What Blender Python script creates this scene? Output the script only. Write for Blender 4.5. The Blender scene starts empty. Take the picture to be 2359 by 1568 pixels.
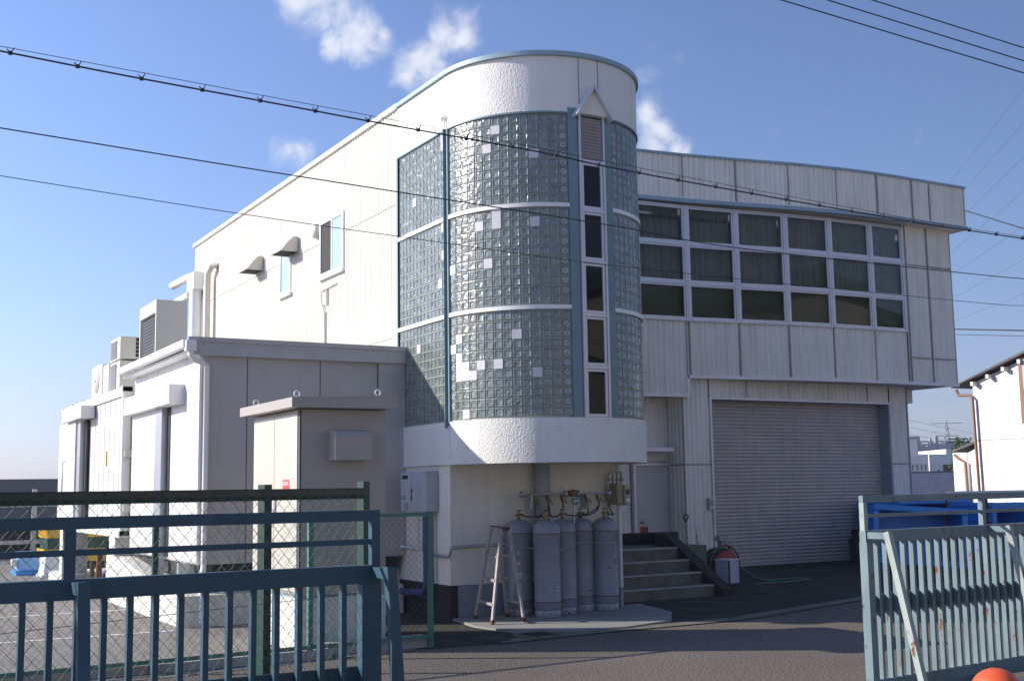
import bpy, math, random
from mathutils import Vector, Matrix
random.seed(7)
R = math.radians
SC = bpy.context.scene
COL = SC.collection

# ------------------------------------------------------------------ camera
CR = Vector((0.86750075, -0.4972012, -0.01527821))      # right
CD = Vector((0.04857966, 0.1152474, -0.9921482))        # down
CF = Vector((0.49505805, 0.8599471, 0.12413107))        # forward
CAMP = Vector((0, 0, 1.7))
cam = bpy.data.cameras.new('camera'); camo = bpy.data.objects.new('camera', cam)
COL.objects.link(camo)
up, back = -CD, -CF
m = Matrix(((CR.x, up.x, back.x, CAMP.x), (CR.y, up.y, back.y, CAMP.y), (CR.z, up.z, back.z, CAMP.z), (0, 0, 0, 1)))
camo.matrix_world = m
cam.sensor_width = 36; cam.lens = 41.694; cam.clip_start = .05; cam.clip_end = 9000
SC.camera = camo

def pdir(px, py): return CR * (px - 1179) / 2731 + CD * (py - 784) / 2731 + CF
def at(px, py, d): return CAMP + pdir(px, py) * d        # a place d metres out

# ------------------------------------------------------------------ light
SUNV = Vector((-.833, .553, .4645)).normalized()
EXPO = 0.56
SC.view_settings.view_transform = 'Standard'; SC.view_settings.look = 'None'
SC.view_settings.exposure = EXPO; SC.view_settings.gamma = 1
sun = bpy.data.lights.new('sun', 'SUN'); sun.energy = 5.0; sun.angle = R(.5); sun.color = (1, .93, .82)
suno = bpy.data.objects.new('sun', sun); COL.objects.link(suno)
suno.rotation_euler = SUNV.to_track_quat('Z', 'Y').to_euler()
w = bpy.data.worlds.new('World'); SC.world = w; w.use_nodes = True
nt = w.node_tree; N = nt.nodes; L = nt.links; N.clear()
out = N.new('ShaderNodeOutputWorld'); bg = N.new('ShaderNodeBackground')
sky = N.new('ShaderNodeTexSky'); sky.sky_type = 'NISHITA'; sky.sun_disc = False
sky.sun_elevation = math.asin(SUNV.z); sky.sun_rotation = math.atan2(SUNV.x, SUNV.y)
sky.air_density = 1.0; sky.dust_density = .7; sky.ozone_density = 2.2
bg.inputs['Strength'].default_value = .100
geo = N.new('ShaderNodeTexCoord')
blobs = [(680, 10, 62), (745, 40, 85), (830, 75, 75), (885, 85, 35), (760, 100, 40), (1025, 80, 60), (985, 140, 70), (940, 175, 45), (1060, 95, 40),
         (1490, 255, 62), (1525, 300, 55), (1505, 335, 50), (1560, 345, 38), (665, 352, 55), (690, 345, 36)]
mask = None
for (bx, by, br) in blobs:
    d = pdir(bx, by).normalized()
    dist = N.new('ShaderNodeVectorMath'); dist.operation = 'DISTANCE'; L.new(geo.outputs['Generated'], dist.inputs[0]); dist.inputs[1].default_value = d
    mr = N.new('ShaderNodeMapRange'); L.new(dist.outputs['Value'], mr.inputs[0])
    mr.inputs[1].default_value = 0; mr.inputs[2].default_value = br * 1.72 / 2731; mr.inputs[3].default_value = 1; mr.inputs[4].default_value = 0
    if mask is None: mask = mr.outputs[0]
    else:
        mx = N.new('ShaderNodeMath'); mx.operation = 'SMOOTH_MAX'; mx.inputs[2].default_value = .06
        L.new(mask, mx.inputs[0]); L.new(mr.outputs[0], mx.inputs[1]); mask = mx.outputs[0]
nz = N.new('ShaderNodeTexNoise'); nz.inputs['Scale'].default_value = 21; nz.inputs['Detail'].default_value = 9; nz.inputs['Roughness'].default_value = .62
nz.inputs['Distortion'].default_value = .35
L.new(geo.outputs['Generated'], nz.inputs['Vector'])
a1 = N.new('ShaderNodeMath'); a1.operation = 'MULTIPLY_ADD'; L.new(nz.outputs['Fac'], a1.inputs[0]); a1.inputs[1].default_value = 2.1; a1.inputs[2].default_value = -1.16
a2 = N.new('ShaderNodeMath'); a2.operation = 'ADD'; L.new(a1.outputs[0], a2.inputs[0]); L.new(mask, a2.inputs[1])
cr = N.new('ShaderNodeMapRange'); cr.interpolation_type = 'SMOOTHERSTEP'; L.new(a2.outputs[0], cr.inputs[0])
cr.inputs[1].default_value = .16; cr.inputs[2].default_value = 1.05; cr.inputs[3].default_value = 0; cr.inputs[4].default_value = .86
mixc = N.new('ShaderNodeMixRGB'); L.new(cr.outputs[0], mixc.inputs[0]); mixc.inputs[2].default_value = (6.4, 6.5, 7.0, 1)
tint = N.new('ShaderNodeMixRGB'); tint.blend_type = 'MULTIPLY'; tint.inputs[0].default_value = 1; 
sx = N.new('ShaderNodeSeparateXYZ'); L.new(geo.outputs['Generated'], sx.inputs[0])
hz = N.new('ShaderNodeMapRange'); hz.interpolation_type = 'SMOOTHSTEP'; L.new(sx.outputs['Z'], hz.inputs[0]); hz.inputs[1].default_value = 0; hz.inputs[2].default_value = .22
tc_ = N.new('ShaderNodeMixRGB'); L.new(hz.outputs[0], tc_.inputs[0]); tc_.inputs[1].default_value = (.96, .97, 1.38, 1); tc_.inputs[2].default_value = (.97, 1.06, 1.40, 1)
L.new(tc_.outputs[0], tint.inputs[2])
dv = N.new('ShaderNodeVectorMath'); dv.operation = 'DOT_PRODUCT'; L.new(geo.outputs['Generated'], dv.inputs[0]); dv.inputs[1].default_value = (.867, -.497, 0)
dm = N.new('ShaderNodeMapRange'); L.new(dv.outputs['Value'], dm.inputs[0]); dm.inputs[1].default_value = -.45; dm.inputs[2].default_value = .45; dm.inputs[3].default_value = 1.13; dm.inputs[4].default_value = .64
ds = N.new('ShaderNodeVectorMath'); ds.operation = 'SCALE'; L.new(sky.outputs[0], ds.inputs[0]); L.new(dm.outputs[0], ds.inputs[3])
L.new(ds.outputs[0], tint.inputs[1]); L.new(tint.outputs[0], mixc.inputs[1]); L.new(mixc.outputs[0], bg.inputs[0]); L.new(bg.outputs[0], out.inputs[0])

# ------------------------------------------------------------------ materials
def node(nt, t, **k):
    n = nt.nodes.new(t)
    for a, v in k.items(): setattr(n, a, v)
    return n
def mat(name, col, rough=.6, metal=0, bump=0, bscale=60, var=.08, vscale=2.5, rust=0, rustcol=(.16, .05, .018), rscale=9, stretch=(1, 1, 1), spec=.5, speck=0, coat=0, dirt=0):
    M = bpy.data.materials.new(name); M.use_nodes = True; t = M.node_tree; b = t.nodes['Principled BSDF']
    tc = node(t, 'ShaderNodeTexCoord'); mp = node(t, 'ShaderNodeMapping'); mp.inputs['Scale'].default_value = stretch
    g = node(t, 'ShaderNodeNewGeometry'); t.links.new(g.outputs['Position'], mp.inputs[0]); V = mp.outputs[0]
    n1 = node(t, 'ShaderNodeTexNoise'); n1.inputs['Scale'].default_value = vscale; n1.inputs['Detail'].default_value = 6; t.links.new(V, n1.inputs['Vector'])
    ramp = node(t, 'ShaderNodeMapRange'); t.links.new(n1.outputs['Fac'], ramp.inputs[0])
    ramp.inputs[1].default_value = .3; ramp.inputs[2].default_value = .7; ramp.inputs[3].default_value = 1 - var; ramp.inputs[4].default_value = 1 + var
    hs = node(t, 'ShaderNodeVectorMath', operation='SCALE'); hs.inputs[0].default_value = col; t.links.new(ramp.outputs[0], hs.inputs[3])
    C = hs.outputs[0]
    if speck:
        n3 = node(t, 'ShaderNodeTexNoise'); n3.inputs['Scale'].default_value = 55; n3.inputs['Detail'].default_value = 3; t.links.new(g.outputs['Position'], n3.inputs['Vector'])
        r3 = node(t, 'ShaderNodeMapRange'); t.links.new(n3.outputs['Fac'], r3.inputs[0]); r3.inputs[1].default_value = .35; r3.inputs[2].default_value = .65
        r3.inputs[3].default_value = 1 - speck; r3.inputs[4].default_value = 1 + speck
        h3 = node(t, 'ShaderNodeVectorMath', operation='SCALE'); t.links.new(C, h3.inputs[0]); t.links.new(r3.outputs[0], h3.inputs[3]); C = h3.outputs[0]
    if dirt:
        mp2 = node(t, 'ShaderNodeMapping'); mp2.inputs['Scale'].default_value = (5, 5, .35); t.links.new(g.outputs['Position'], mp2.inputs[0])
        n4 = node(t, 'ShaderNodeTexNoise'); n4.inputs['Scale'].default_value = 2; n4.inputs['Detail'].default_value = 5; t.links.new(mp2.outputs[0], n4.inputs['Vector'])
        r4 = node(t, 'ShaderNodeMapRange'); t.links.new(n4.outputs['Fac'], r4.inputs[0]); r4.inputs[1].default_value = .45; r4.inputs[2].default_value = .75; r4.inputs[3].default_value = 0; r4.inputs[4].default_value = dirt
        m4 = node(t, 'ShaderNodeMixRGB'); t.links.new(r4.outputs[0], m4.inputs[0]); t.links.new(C, m4.inputs[1]); m4.inputs[2].default_value = (.16, .14, .11, 1); C = m4.outputs[0]
    rg = None
    if rust:
        n2 = node(t, 'ShaderNodeTexNoise'); n2.inputs['Scale'].default_value = rscale; n2.inputs['Detail'].default_value = 8; n2.inputs['Roughness'].default_value = .6
        t.links.new(V, n2.inputs['Vector'])
        th = .70 - rust * .2
        r2 = node(t, 'ShaderNodeMapRange'); t.links.new(n2.outputs['Fac'], r2.inputs[0]); r2.inputs[1].default_value = th; r2.inputs[2].default_value = th + .04
        m2 = node(t, 'ShaderNodeMixRGB'); t.links.new(r2.outputs[0], m2.inputs[0]); t.links.new(C, m2.inputs[1])
        m5 = node(t, 'ShaderNodeMixRGB'); t.links.new(n1.outputs['Fac'], m5.inputs[0]); m5.inputs[1].default_value = (*rustcol, 1); m5.inputs[2].default_value = (.16, .065, .028, 1)
        t.links.new(m5.outputs[0], m2.inputs[2]); C = m2.outputs[0]
        rr = node(t, 'ShaderNodeMapRange'); t.links.new(r2.outputs[0], rr.inputs[0]); rr.inputs[3].default_value = rough; rr.inputs[4].default_value = .95
        t.links.new(rr.outputs[0], b.inputs['Roughness'])
    else: b.inputs['Roughness'].default_value = rough
    t.links.new(C, b.inputs['Base Color']); b.inputs['Metallic'].default_value = metal; b.inputs['Specular IOR Level'].default_value = spec
    if coat: b.inputs['Coat Weight'].default_value = coat
    if bump:
        nb = node(t, 'ShaderNodeTexNoise'); nb.inputs['Scale'].default_value = bscale; nb.inputs['Detail'].default_value = 4; t.links.new(g.outputs['Position'], nb.inputs['Vector'])
        bp = node(t, 'ShaderNodeBump'); bp.inputs['Strength'].default_value = 1; bp.inputs['Distance'].default_value = bump; t.links.new(nb.outputs['Fac'], bp.inputs['Height'])
        t.links.new(bp.outputs[0], b.inputs['Normal'])
    return M
M = {}
M['stucco'] = mat('white_stucco', (.80, .775, .73), .7, bump=.012, bscale=42, var=.03, dirt=.08)
M['stucco_fine'] = mat('fine_stucco', (.80, .755, .68), .8, bump=.003, bscale=70, var=.03, dirt=.10)
M['cream'] = mat('cream_corrugated_paint', (.64, .615, .55), .6, var=.05, vscale=1.2, dirt=.2)
M['board'] = mat('grey_white_corrugated_board', (.86, .80, .71), .75, var=.05, vscale=1.5, dirt=.22, bump=.002, bscale=70)
M['joint'] = mat('joint_mastic', (.32, .29, .26), .9, var=.2, vscale=8)
M['trim'] = mat('light_blue_trim', (.27, .385, .45), .5, var=.1, vscale=4, rust=.12, rscale=5)
M['trim_d'] = mat('blue_grey_steel', (.16, .25, .29), .5, var=.1, rust=.1)
M['alu'] = mat('pale_aluminium', (.62, .60, .64), .35, metal=.25, var=.04)
M['white'] = mat('white_painted_metal', (.80, .80, .79), .4, var=.03)
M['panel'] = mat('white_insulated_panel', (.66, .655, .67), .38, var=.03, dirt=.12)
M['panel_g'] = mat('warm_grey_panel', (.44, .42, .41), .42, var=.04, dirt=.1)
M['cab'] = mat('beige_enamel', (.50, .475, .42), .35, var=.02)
M['cab_shade'] = mat('beige_enamel_shaded', (.37, .335, .30), .4, var=.02)  # darker copy of the beige enamel, shade put into the colour
M['shut'] = mat('grey_shutter_slat', (.52, .46, .42), .5, var=.07, dirt=.22)
M['gas'] = mat('grey_cylinder_paint', (.225, .235, .27), .42, var=.1, rust=.26, rscale=14)
M['brass'] = mat('brass', (.26, .18, .06), .35, metal=.8)
M['valveg'] = mat('green_handwheel', (.02, .14, .07), .5)
M['red'] = mat('red_plastic', (.30, .02, .015), .5)
M['black'] = mat('black_rubber', (.015, .015, .017), .5)
M['gal'] = mat('galvanised_steel', (.42, .45, .46), .4, metal=.6, var=.1)
M['pipew'] = mat('white_pipe', (.68, .68, .66), .45)
M['pipeg'] = mat('grey_pipe', (.30, .32, .34), .5)
M['wood'] = mat('weathered_ladder_aluminium', (.34, .31, .295), .6, metal=.1, var=.2, vscale=12, rust=.25)
M['conc'] = mat('concrete', (.36, .345, .32), .9, var=.12, bump=.004, bscale=40, dirt=.2)
M['concw'] = mat('pale_concrete', (.60, .58, .54), .9, var=.08, bump=.003, bscale=40, dirt=.15)
M['conc_d'] = mat('dark_mossy_concrete', (.028, .028, .025), .9, var=.25, vscale=5, bump=.004, bscale=40)
M['stairc'] = mat('stained_concrete', (.13, .13, .105), .9, var=.3, vscale=4, dirt=.5, bump=.003, bscale=50)
M['plinth'] = mat('grey_painted_plinth', (.22, .25, .30), .7, var=.06)
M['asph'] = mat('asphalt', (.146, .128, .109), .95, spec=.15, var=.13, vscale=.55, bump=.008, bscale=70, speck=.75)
M['apron'] = mat('shaded_paving', (.050, .050, .044), .95, spec=.15, var=.25, vscale=1.6, bump=.004, bscale=70, speck=.15)  # paving colour darkened to deepen the shade it lies in
M['yard'] = mat('yard_asphalt', (.20, .18, .16), .95, var=.14, vscale=.8, bump=.004, bscale=80, speck=.2)
M['gateb'] = mat('rusty_blue_gate_paint', (.125, .185, .21), .5, var=.18, vscale=6, rust=.36, rscale=13, stretch=(1, 1, .45))
M['rustp'] = mat('rusty_pale_gate_paint', (.30, .35, .33), .6, var=.15, vscale=6, rust=.62, rscale=6, stretch=(1, 1, .5))
M['rusty'] = mat('rust', (.10, .04, .02), .9, var=.4, vscale=12, rust=.9)
M['gateb2'] = mat('deep_blue_gate_paint', (.032, .080, .118), .5, spec=.35, var=.12, vscale=6, rust=.3, rscale=5)
M['green'] = mat('dark_green_coating', (.012, .055, .042), .4, var=.15)
M['green_l'] = mat('light_green_paint', (.07, .17, .135), .5, var=.1)
M['brownr'] = mat('brown_angle_iron', (.05, .06, .045), .5, var=.3, rust=.3)
M['mesh'] = mat('green_wire', (.02, .075, .06), .4)
M['crate'] = mat('blue_plastic', (.03, .25, .68), .4, var=.06)
M['crate_d'] = mat('blue_plastic_inside', (.025, .12, .47), .5, var=.06)
M['bluep'] = mat('sky_blue_plastic', (.20, .42, .75), .4)
M['yellow'] = mat('yellow_plastic', (.72, .45, .03), .45)
M['foam'] = mat('pale_polystyrene', (.62, .68, .74), .6)
M['orange'] = mat('orange_plastic', (.62, .09, .03), .4, var=.08)
M['copper'] = mat('brown_downpipe', (.20, .085, .045), .5)
M['dark'] = mat('dark_void', (.02, .02, .022), .8)
M['curtain'] = mat('grey_curtain', (.82, .78, .70), .95, var=.1, vscale=5)
M['blind'] = mat('beige_blind', (.42, .38, .30), .9, var=.08)
M['frost'] = mat('frosted_window_glass', (.35, .45, .50), .12, var=.04, bump=.001, bscale=90)
M['grille'] = mat('dark_grille', (.06, .065, .07), .6)
M['ac'] = mat('ivory_casing', (.60, .58, .52), .45, var=.03)
M['roofd'] = mat('dark_slate_roof', (.10, .09, .09), .8, var=.2)
M['wallw'] = mat('white_house_siding', (.78, .79, .82), .6, var=.02)
M['sea'] = mat('grey_sea_wall', (.19, .19, .20), .9, var=.12, vscale=.6, dirt=.3)
M['far1'] = mat('pale_far_wall', (.68, .66, .63), .8, var=.03)
M['far2'] = mat('grey_far_wall', (.36, .36, .42), .8)
M['plant'] = mat('industrial_steel', (.26, .28, .32), .7, var=.3, vscale=.2)
M['leaf'] = mat('dark_foliage', (.045, .08, .03), .8, var=.4, vscale=6)
M['cable'] = mat('cable_sheath', (.02, .02, .025), .6)
M['ink'] = mat('pale_stencil_paint', (.62, .68, .78), .7)
M['inkw'] = mat('white_lettering', (.8, .78, .75), .6)
M['cloth'] = mat('navy_tarpaulin', (.05, .07, .18), .6, var=.3)
def glassblock():
    X = mat('glass_block', (.165, .195, .185), .25, var=.25, vscale=9, spec=.9)
    t = X.node_tree; b = t.nodes['Principled BSDF']
    g = node(t, 'ShaderNodeNewGeometry'); nb = node(t, 'ShaderNodeTexNoise'); nb.inputs['Scale'].default_value = 17; nb.inputs['Detail'].default_value = 1.5
    t.links.new(g.outputs['Position'], nb.inputs['Vector']); bp = node(t, 'ShaderNodeBump'); bp.inputs['Distance'].default_value = .013; bp.inputs['Strength'].default_value = .8
    t.links.new(nb.outputs['Fac'], bp.inputs['Height']); t.links.new(bp.outputs[0], b.inputs['Normal'])
    b.inputs['Coat Weight'].default_value = .25; b.inputs['Coat Roughness'].default_value = .05
    return X
M['gblock'] = glassblock()
M['mortar'] = mat('grey_mortar', (.32, .32, .275), .8, var=.15, vscale=7)
M['patch'] = mat('white_filler_block', (.60, .59, .62), .75, var=.06, bump=.004)
def glasspane():
    X = bpy.data.materials.new('window_glass'); X.use_nodes = True; t = X.node_tree; t.nodes.clear()
    o = node(t, 'ShaderNodeOutputMaterial'); mx = node(t, 'ShaderNodeMixShader'); tr = node(t, 'ShaderNodeBsdfTransparent'); tr.inputs[0].default_value = (.66, .68, .66, 1)
    gl = node(t, 'ShaderNodeBsdfGlossy'); gl.inputs['Roughness'].default_value = .01; fr = node(t, 'ShaderNodeFresnel'); fr.inputs['IOR'].default_value = 1.27
    t.links.new(fr.outputs[0], mx.inputs[0]); t.links.new(tr.outputs[0], mx.inputs[1]); t.links.new(gl.outputs[0], mx.inputs[2]); t.links.new(mx.outputs[0], o.inputs[0])
    return X
M['glass'] = glasspane()

# ------------------------------------------------------------------ helpers
class MB:
    def __init__(s): s.v = []; s.f = []; s.mi = []; s.sm = []
    def add(s, vs, fs, mi=0, sm=False):
        o = len(s.v); s.v += [Vector(p) for p in vs]
        for f in fs: s.f.append([i + o for i in f]); s.mi.append(mi); s.sm.append(sm)
        return s
    def obox(s, c, ax, ay, az, mi=0):       # centre and three half vectors
        c, ax, ay, az = map(Vector, (c, ax, ay, az)); vs = []
        for k in (-1, 1):
            for j in (-1, 1):
                for i in (-1, 1): vs.append(c + ax * i + ay * j + az * k)
        return s.add(vs, [(0, 2, 3, 1), (4, 5, 7, 6), (0, 1, 5, 4), (2, 6, 7, 3), (0, 4, 6, 2), (1, 3, 7, 5)], mi)
    def box(s, x0, x1, y0, y1, z0, z1, mi=0, b=0):
        if b:
            return s.bevbox(x0, x1, y0, y1, z0, z1, b, mi)
        return s.obox(((x0 + x1) / 2, (y0 + y1) / 2, (z0 + z1) / 2), ((x1 - x0) / 2, 0, 0), (0, (y1 - y0) / 2, 0), (0, 0, (z1 - z0) / 2), mi)
    def bevbox(s, x0, x1, y0, y1, z0, z1, b, mi=0):
        import bmesh
        bm = bmesh.new(); bmesh.ops.create_cube(bm, size=1)
        for v in bm.verts: v.co = Vector(((x0 + x1) / 2 + v.co.x * (x1 - x0), (y0 + y1) / 2 + v.co.y * (y1 - y0), (z0 + z1) / 2 + v.co.z * (z1 - z0)))
        bmesh.ops.bevel(bm, geom=bm.edges[:], offset=b, segments=2, affect='EDGES', profile=.6)
        bm.verts.index_update(); s.add([v.co.copy() for v in bm.verts], [[v.index for v in f.verts] for f in bm.faces], mi); bm.free(); return s
    def bar(s, p, q, wx, wy, side=None, mi=0):   # rectangular bar from p to q
        p, q = Vector(p), Vector(q); d = (q - p); L_ = d.length; d.normalize()
        side = Vector(side) if side else (Vector((0, 0, 1)) if abs(d.z) < .9 else Vector((1, 0, 0)))
        a = (side - d * side.dot(d)).normalized(); b = d.cross(a)
        return s.obox((p + q) / 2, a * wx / 2, b * wy / 2, d * L_ / 2, mi)
    def tube(s, pts, r, n=8, mi=0, cap=True, sm=True):
        pts = [Vector(p) for p in pts]; rs = r if isinstance(r, (list, tuple)) else [r] * len(pts)
        vs = []; fs = []; a = None
        for i, p in enumerate(pts):
            d = (pts[min(i + 1, len(pts) - 1)] - pts[max(i - 1, 0)]).normalized()
            if a is None: a = d.orthogonal().normalized()
            a = (a - d * a.dot(d)).normalized(); b = d.cross(a)
            for k in range(n):
                t = 2 * math.pi * k / n; vs.append(p + (a * math.cos(t) + b * math.sin(t)) * rs[i])
        for i in range(len(pts) - 1):
            for k in range(n): fs.append((i * n + k, i * n + (k + 1) % n, (i + 1) * n + (k + 1) % n, (i + 1) * n + k))
        s.add(vs, fs, mi, sm)
        if cap: s.add(vs[:n], [list(range(n))[::-1]], mi); s.add(vs[-n:], [list(range(n))], mi)
        return s
    def lathe(s, c, prof, n=24, mi=0, sm=True, ax='z'):
        c = Vector(c); vs = []; fs = []
        for (r, z) in prof:
            for k in range(n):
                t = 2 * math.pi * k / n; x, y = r * math.cos(t), r * math.sin(t)
                vs.append(c + (Vector((x, y, z)) if ax == 'z' else Vector((z, x, y)) if ax == 'x' else Vector((x, z, y))))
        for i in range(len(prof) - 1):
            for k in range(n): fs.append((i * n + k, i * n + (k + 1) % n, (i + 1) * n + (k + 1) % n, (i + 1) * n + k))
        return s.add(vs, fs, mi, sm)
    def prism(s, poly, h, mi=0):            # polygon (3D points) extruded by h vector
        poly = [Vector(p) for p in poly]; h = Vector(h); n = len(poly)
        return s.add(poly + [p + h for p in poly], [list(range(n))[::-1], list(range(n, 2 * n))] + [(i, (i + 1) % n, n + (i + 1) % n, n + i) for i in range(n)], mi)
    def build(s, name, mats, parent=None, auto=False):
        me = bpy.data.meshes.new(name)
        base = wpos(parent)
        me.from_pydata([v - base for v in s.v], [], s.f)
        mats = mats if isinstance(mats, (list, tuple)) else [mats]
        for x in mats: me.materials.append(x)
        me.polygons.foreach_set('material_index', s.mi); me.polygons.foreach_set('use_smooth', s.sm); me.update()
        import bmesh
        bm = bmesh.new(); bm.from_mesh(me); bmesh.ops.recalc_face_normals(bm, faces=bm.faces); bm.to_mesh(me); bm.free()
        o = bpy.data.objects.new(name, me); COL.objects.link(o)
        if parent: o.parent = parent
        return o
def wpos(o):
    p = Vector((0, 0, 0))
    while o: p += o.location; o = o.parent
    return p
def tag(o, label, cat, group=None):
    o['label'] = label; o['category'] = cat
    if group: o['group'] = group
    return o
def thing(name, label, cat, loc, group=None):
    o = bpy.data.objects.new(name, None); COL.objects.link(o); o.location = loc; o.empty_display_size = .2
    return tag(o, label, cat, group)
def struct(o, kind='structure'): o['kind'] = kind; return o
def solo(mb, name, mats, label, cat, group=None, loc=None):
    o = mb.build(name, mats)
    if loc is None:
        xs = [v.co for v in o.data.vertices]; loc = Vector((sum(v.x for v in xs) / len(xs), sum(v.y for v in xs) / len(xs), min(v.z for v in xs)))
    loc = Vector(loc)
    for v in o.data.vertices: v.co -= loc
    o.location = loc
    return tag(o, label, cat, group)
def dup(root, loc, label=None):
    r = root.copy(); COL.objects.link(r); r.location = loc
    if label: r['label'] = label
    for ch in list(root.children):
        c = ch.copy(); COL.objects.link(c); c.parent = r
        for g in ch.children:
            d = g.copy(); COL.objects.link(d); d.parent = c
    return r
def text(body, size, origin, xdir, ydir, mat_, name, parent, extr=.001):
    cu = bpy.data.curves.new(name, 'FONT'); cu.body = body; cu.size = size; cu.extrude = extr; cu.align_x = 'CENTER'; cu.align_y = 'CENTER'
    to = bpy.data.objects.new(name + '_tmp', cu); COL.objects.link(to)
    dg = bpy.context.evaluated_depsgraph_get(); me = bpy.data.meshes.new_from_object(to.evaluated_get(dg)); bpy.data.objects.remove(to)
    x = Vector(xdir).normalized(); y = Vector(ydir).normalized(); z = x.cross(y); base = wpos(parent)
    mm = Matrix(((x.x, y.x, z.x, origin[0] - base.x), (x.y, y.y, z.y, origin[1] - base.y), (x.z, y.z, z.z, origin[2] - base.z), (0, 0, 0, 1)))
    me.transform(mm); me.materials.clear(); me.materials.append(mat_); me.name = name
    o = bpy.data.objects.new(name, me); COL.objects.link(o)
    if parent: o.parent = parent
    return o
def corr(mb, path, z0, z1, pitch=.11, amp=.017, mi=0, n=8, skip=None):
    path = [Vector((x, y)) for x, y in path]; pts = []; acc = 0; step = pitch / n
    segs = [(path[i], path[i + 1]) for i in range(len(path) - 1)]; T = sum((b - a).length for a, b in segs); k = int(T / step)
    cum = 0; si = 0; base = 0
    for i in range(k + 1):
        s_ = min(i * step, T)
        while si < len(segs) - 1 and s_ > base + (segs[si][1] - segs[si][0]).length: base += (segs[si][1] - segs[si][0]).length; si += 1
        a, b = segs[si]; d = (b - a).normalized(); nrm = Vector((d.y, -d.x)); p = a + d * (s_ - base) + nrm * amp * math.cos(2 * math.pi * i / n)
        pts.append(p)
    z0f = z0 if callable(z0) else (lambda p: z0); z1f = z1 if callable(z1) else (lambda p: z1)
    vs = []; fs = []
    for p in pts: vs += [(p.x, p.y, z0f(p)), (p.x, p.y, z1f(p))]
    for i in range(len(pts) - 1): fs.append((2 * i, 2 * i + 2, 2 * i + 3, 2 * i + 1))
    mb.add(vs, fs, mi, True)
def strip(mb, path, z0, z1, t0, t1, mi=0):      # vertical slab following a path; offset to the right side by t0..t1
    path = [Vector((x, y)) for x, y in path]
    nr = []
    for i in range(len(path)):
        d = (path[min(i + 1, len(path) - 1)] - path[max(i - 1, 0)]).normalized(); nr.append(Vector((d.y, -d.x)))
    vs = []
    for p, n_ in zip(path, nr):
        a = p + n_ * t0; b = p + n_ * t1
        vs += [(a.x, a.y, z0), (b.x, b.y, z0), (b.x, b.y, z1), (a.x, a.y, z1)]
    fs = []; k = len(path)
    for i in range(k - 1):
        o = 4 * i; q = 4 * (i + 1)
        for j in range(4): fs.append((o + j, q + j, q + (j + 1) % 4, o + (j + 1) % 4))
    fs += [(0, 1, 2, 3), (4 * (k - 1) + 3, 4 * (k - 1) + 2, 4 * (k - 1) + 1, 4 * (k - 1))]
    mb.add(vs, fs, mi)
def chain(mb, p0, d, width, z0, z1, w=.0375, r=.0015):
    p0 = Vector(p0); d = Vector(d).normalized(); nx = int(width / w); nz_ = int((z1 - z0) / w)
    nn = Vector((d.y, -d.x, 0))
    for k in range(nx):
        pts = []
        for j in range(nz_ + 1):
            q = p0 + d * (w * (k + ((j + k) % 2))) + Vector((0, 0, z0 - p0.z + w * j)) + nn * (.002 if (j + k) % 2 else -.002)
            q += d * random.uniform(-.0015, .0015)
            pts.append(q)
        mb.tube(pts, r, 3, cap=False)

# ------------------------------------------------------------------ ground
def sheet(name, poly, z, mat_):
    mb = MB(); mb.add([(x, y, z) for x, y in poly], [list(range(len(poly)))]); return struct(mb.build(name, mat_))
sheet('road', [(-900, -900), (900, -900), (900, 900), (-900, 900)], 0, M['asph'])
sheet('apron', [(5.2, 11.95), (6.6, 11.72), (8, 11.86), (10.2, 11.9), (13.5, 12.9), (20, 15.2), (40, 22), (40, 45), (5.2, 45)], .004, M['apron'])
sheet('yard', [(-60, 12.1), (-2, 11.4), (3.0, 11.5), (5.6, 11.85), (5.6, 60), (-60, 60)], .006, M['yard'])
mb = MB()
for (a, b) in [((6.6, 11.72), (8, 11.86)), ((8, 11.86), (10.2, 11.9)), ((10.2, 11.9), (13.5, 12.9)), ((13.5, 12.9), (20, 15.2))]:
    a = Vector(a); b = Vector(b); n_ = Vector((-(b - a).y, (b - a).x)).normalized() * .28
    mb.add([(a.x, a.y, .012), (b.x, b.y, .012), ((b + n_).x, (b + n_).y, .012), ((a + n_).x, (a + n_).y, .012)], [(0, 1, 2, 3)])
struct(mb.build('gutter', M['stairc']))
mb = MB(); mb.prism([(7.2, 14.2, 0), (7.05, 13.3, 0), (7.15, 12.5, 0), (7.7, 12.2, 0), (8.5, 12.05, 0), (9.34, 12.3, 0), (9.96, 13.1, 0), (10.3, 14.3, 0)], (0, 0, .03))
struct(mb.build('cylinder_pad', mat('smooth_pad_concrete', (.24, .235, .22), .9, var=.06, speck=.06)))
mb = MB()
for y in (15.3, 18.5, 21.7): mb.box(-6, 3.95, y - .03, y + .03, .006, .011)
struct(mb.build('parking_lines', M['inkw']))
mb = MB(); mb.box(7.02, 7.40, 11.84, 12.22, .0, .022)
g = thing('drain_grate', 'dark square drain grate set in the paving in front of the gas cylinder pad', 'drain', (7.2, 12.03, 0))
mb = MB(); 
for i in range(12): mb.box(7.03 + i * .031, 7.045 + i * .031, 11.85, 12.2, .02, .035)
mb.build('grate_bars', M['dark'], g)
mb = MB(); mb.box(7.0, 7.42, 11.8, 11.84, .004, .036); mb.box(7.0, 7.42, 12.21, 12.25, .004, .036); mb.box(7.0, 7.03, 11.84, 12.21, .004, .036); mb.box(7.39, 7.42, 11.84, 12.21, .004, .036)
mb.build('frame', M['stairc'], g)
mb = MB(); mb.lathe((6.6, 12.1, 0), [(0, .02), (.24, .02), (.25, .012), (.25, 0)], 28)
solo(mb, 'manhole_cover', M['conc_d'], 'round worn manhole cover in the paving beside the square drain grate', 'manhole')

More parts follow.
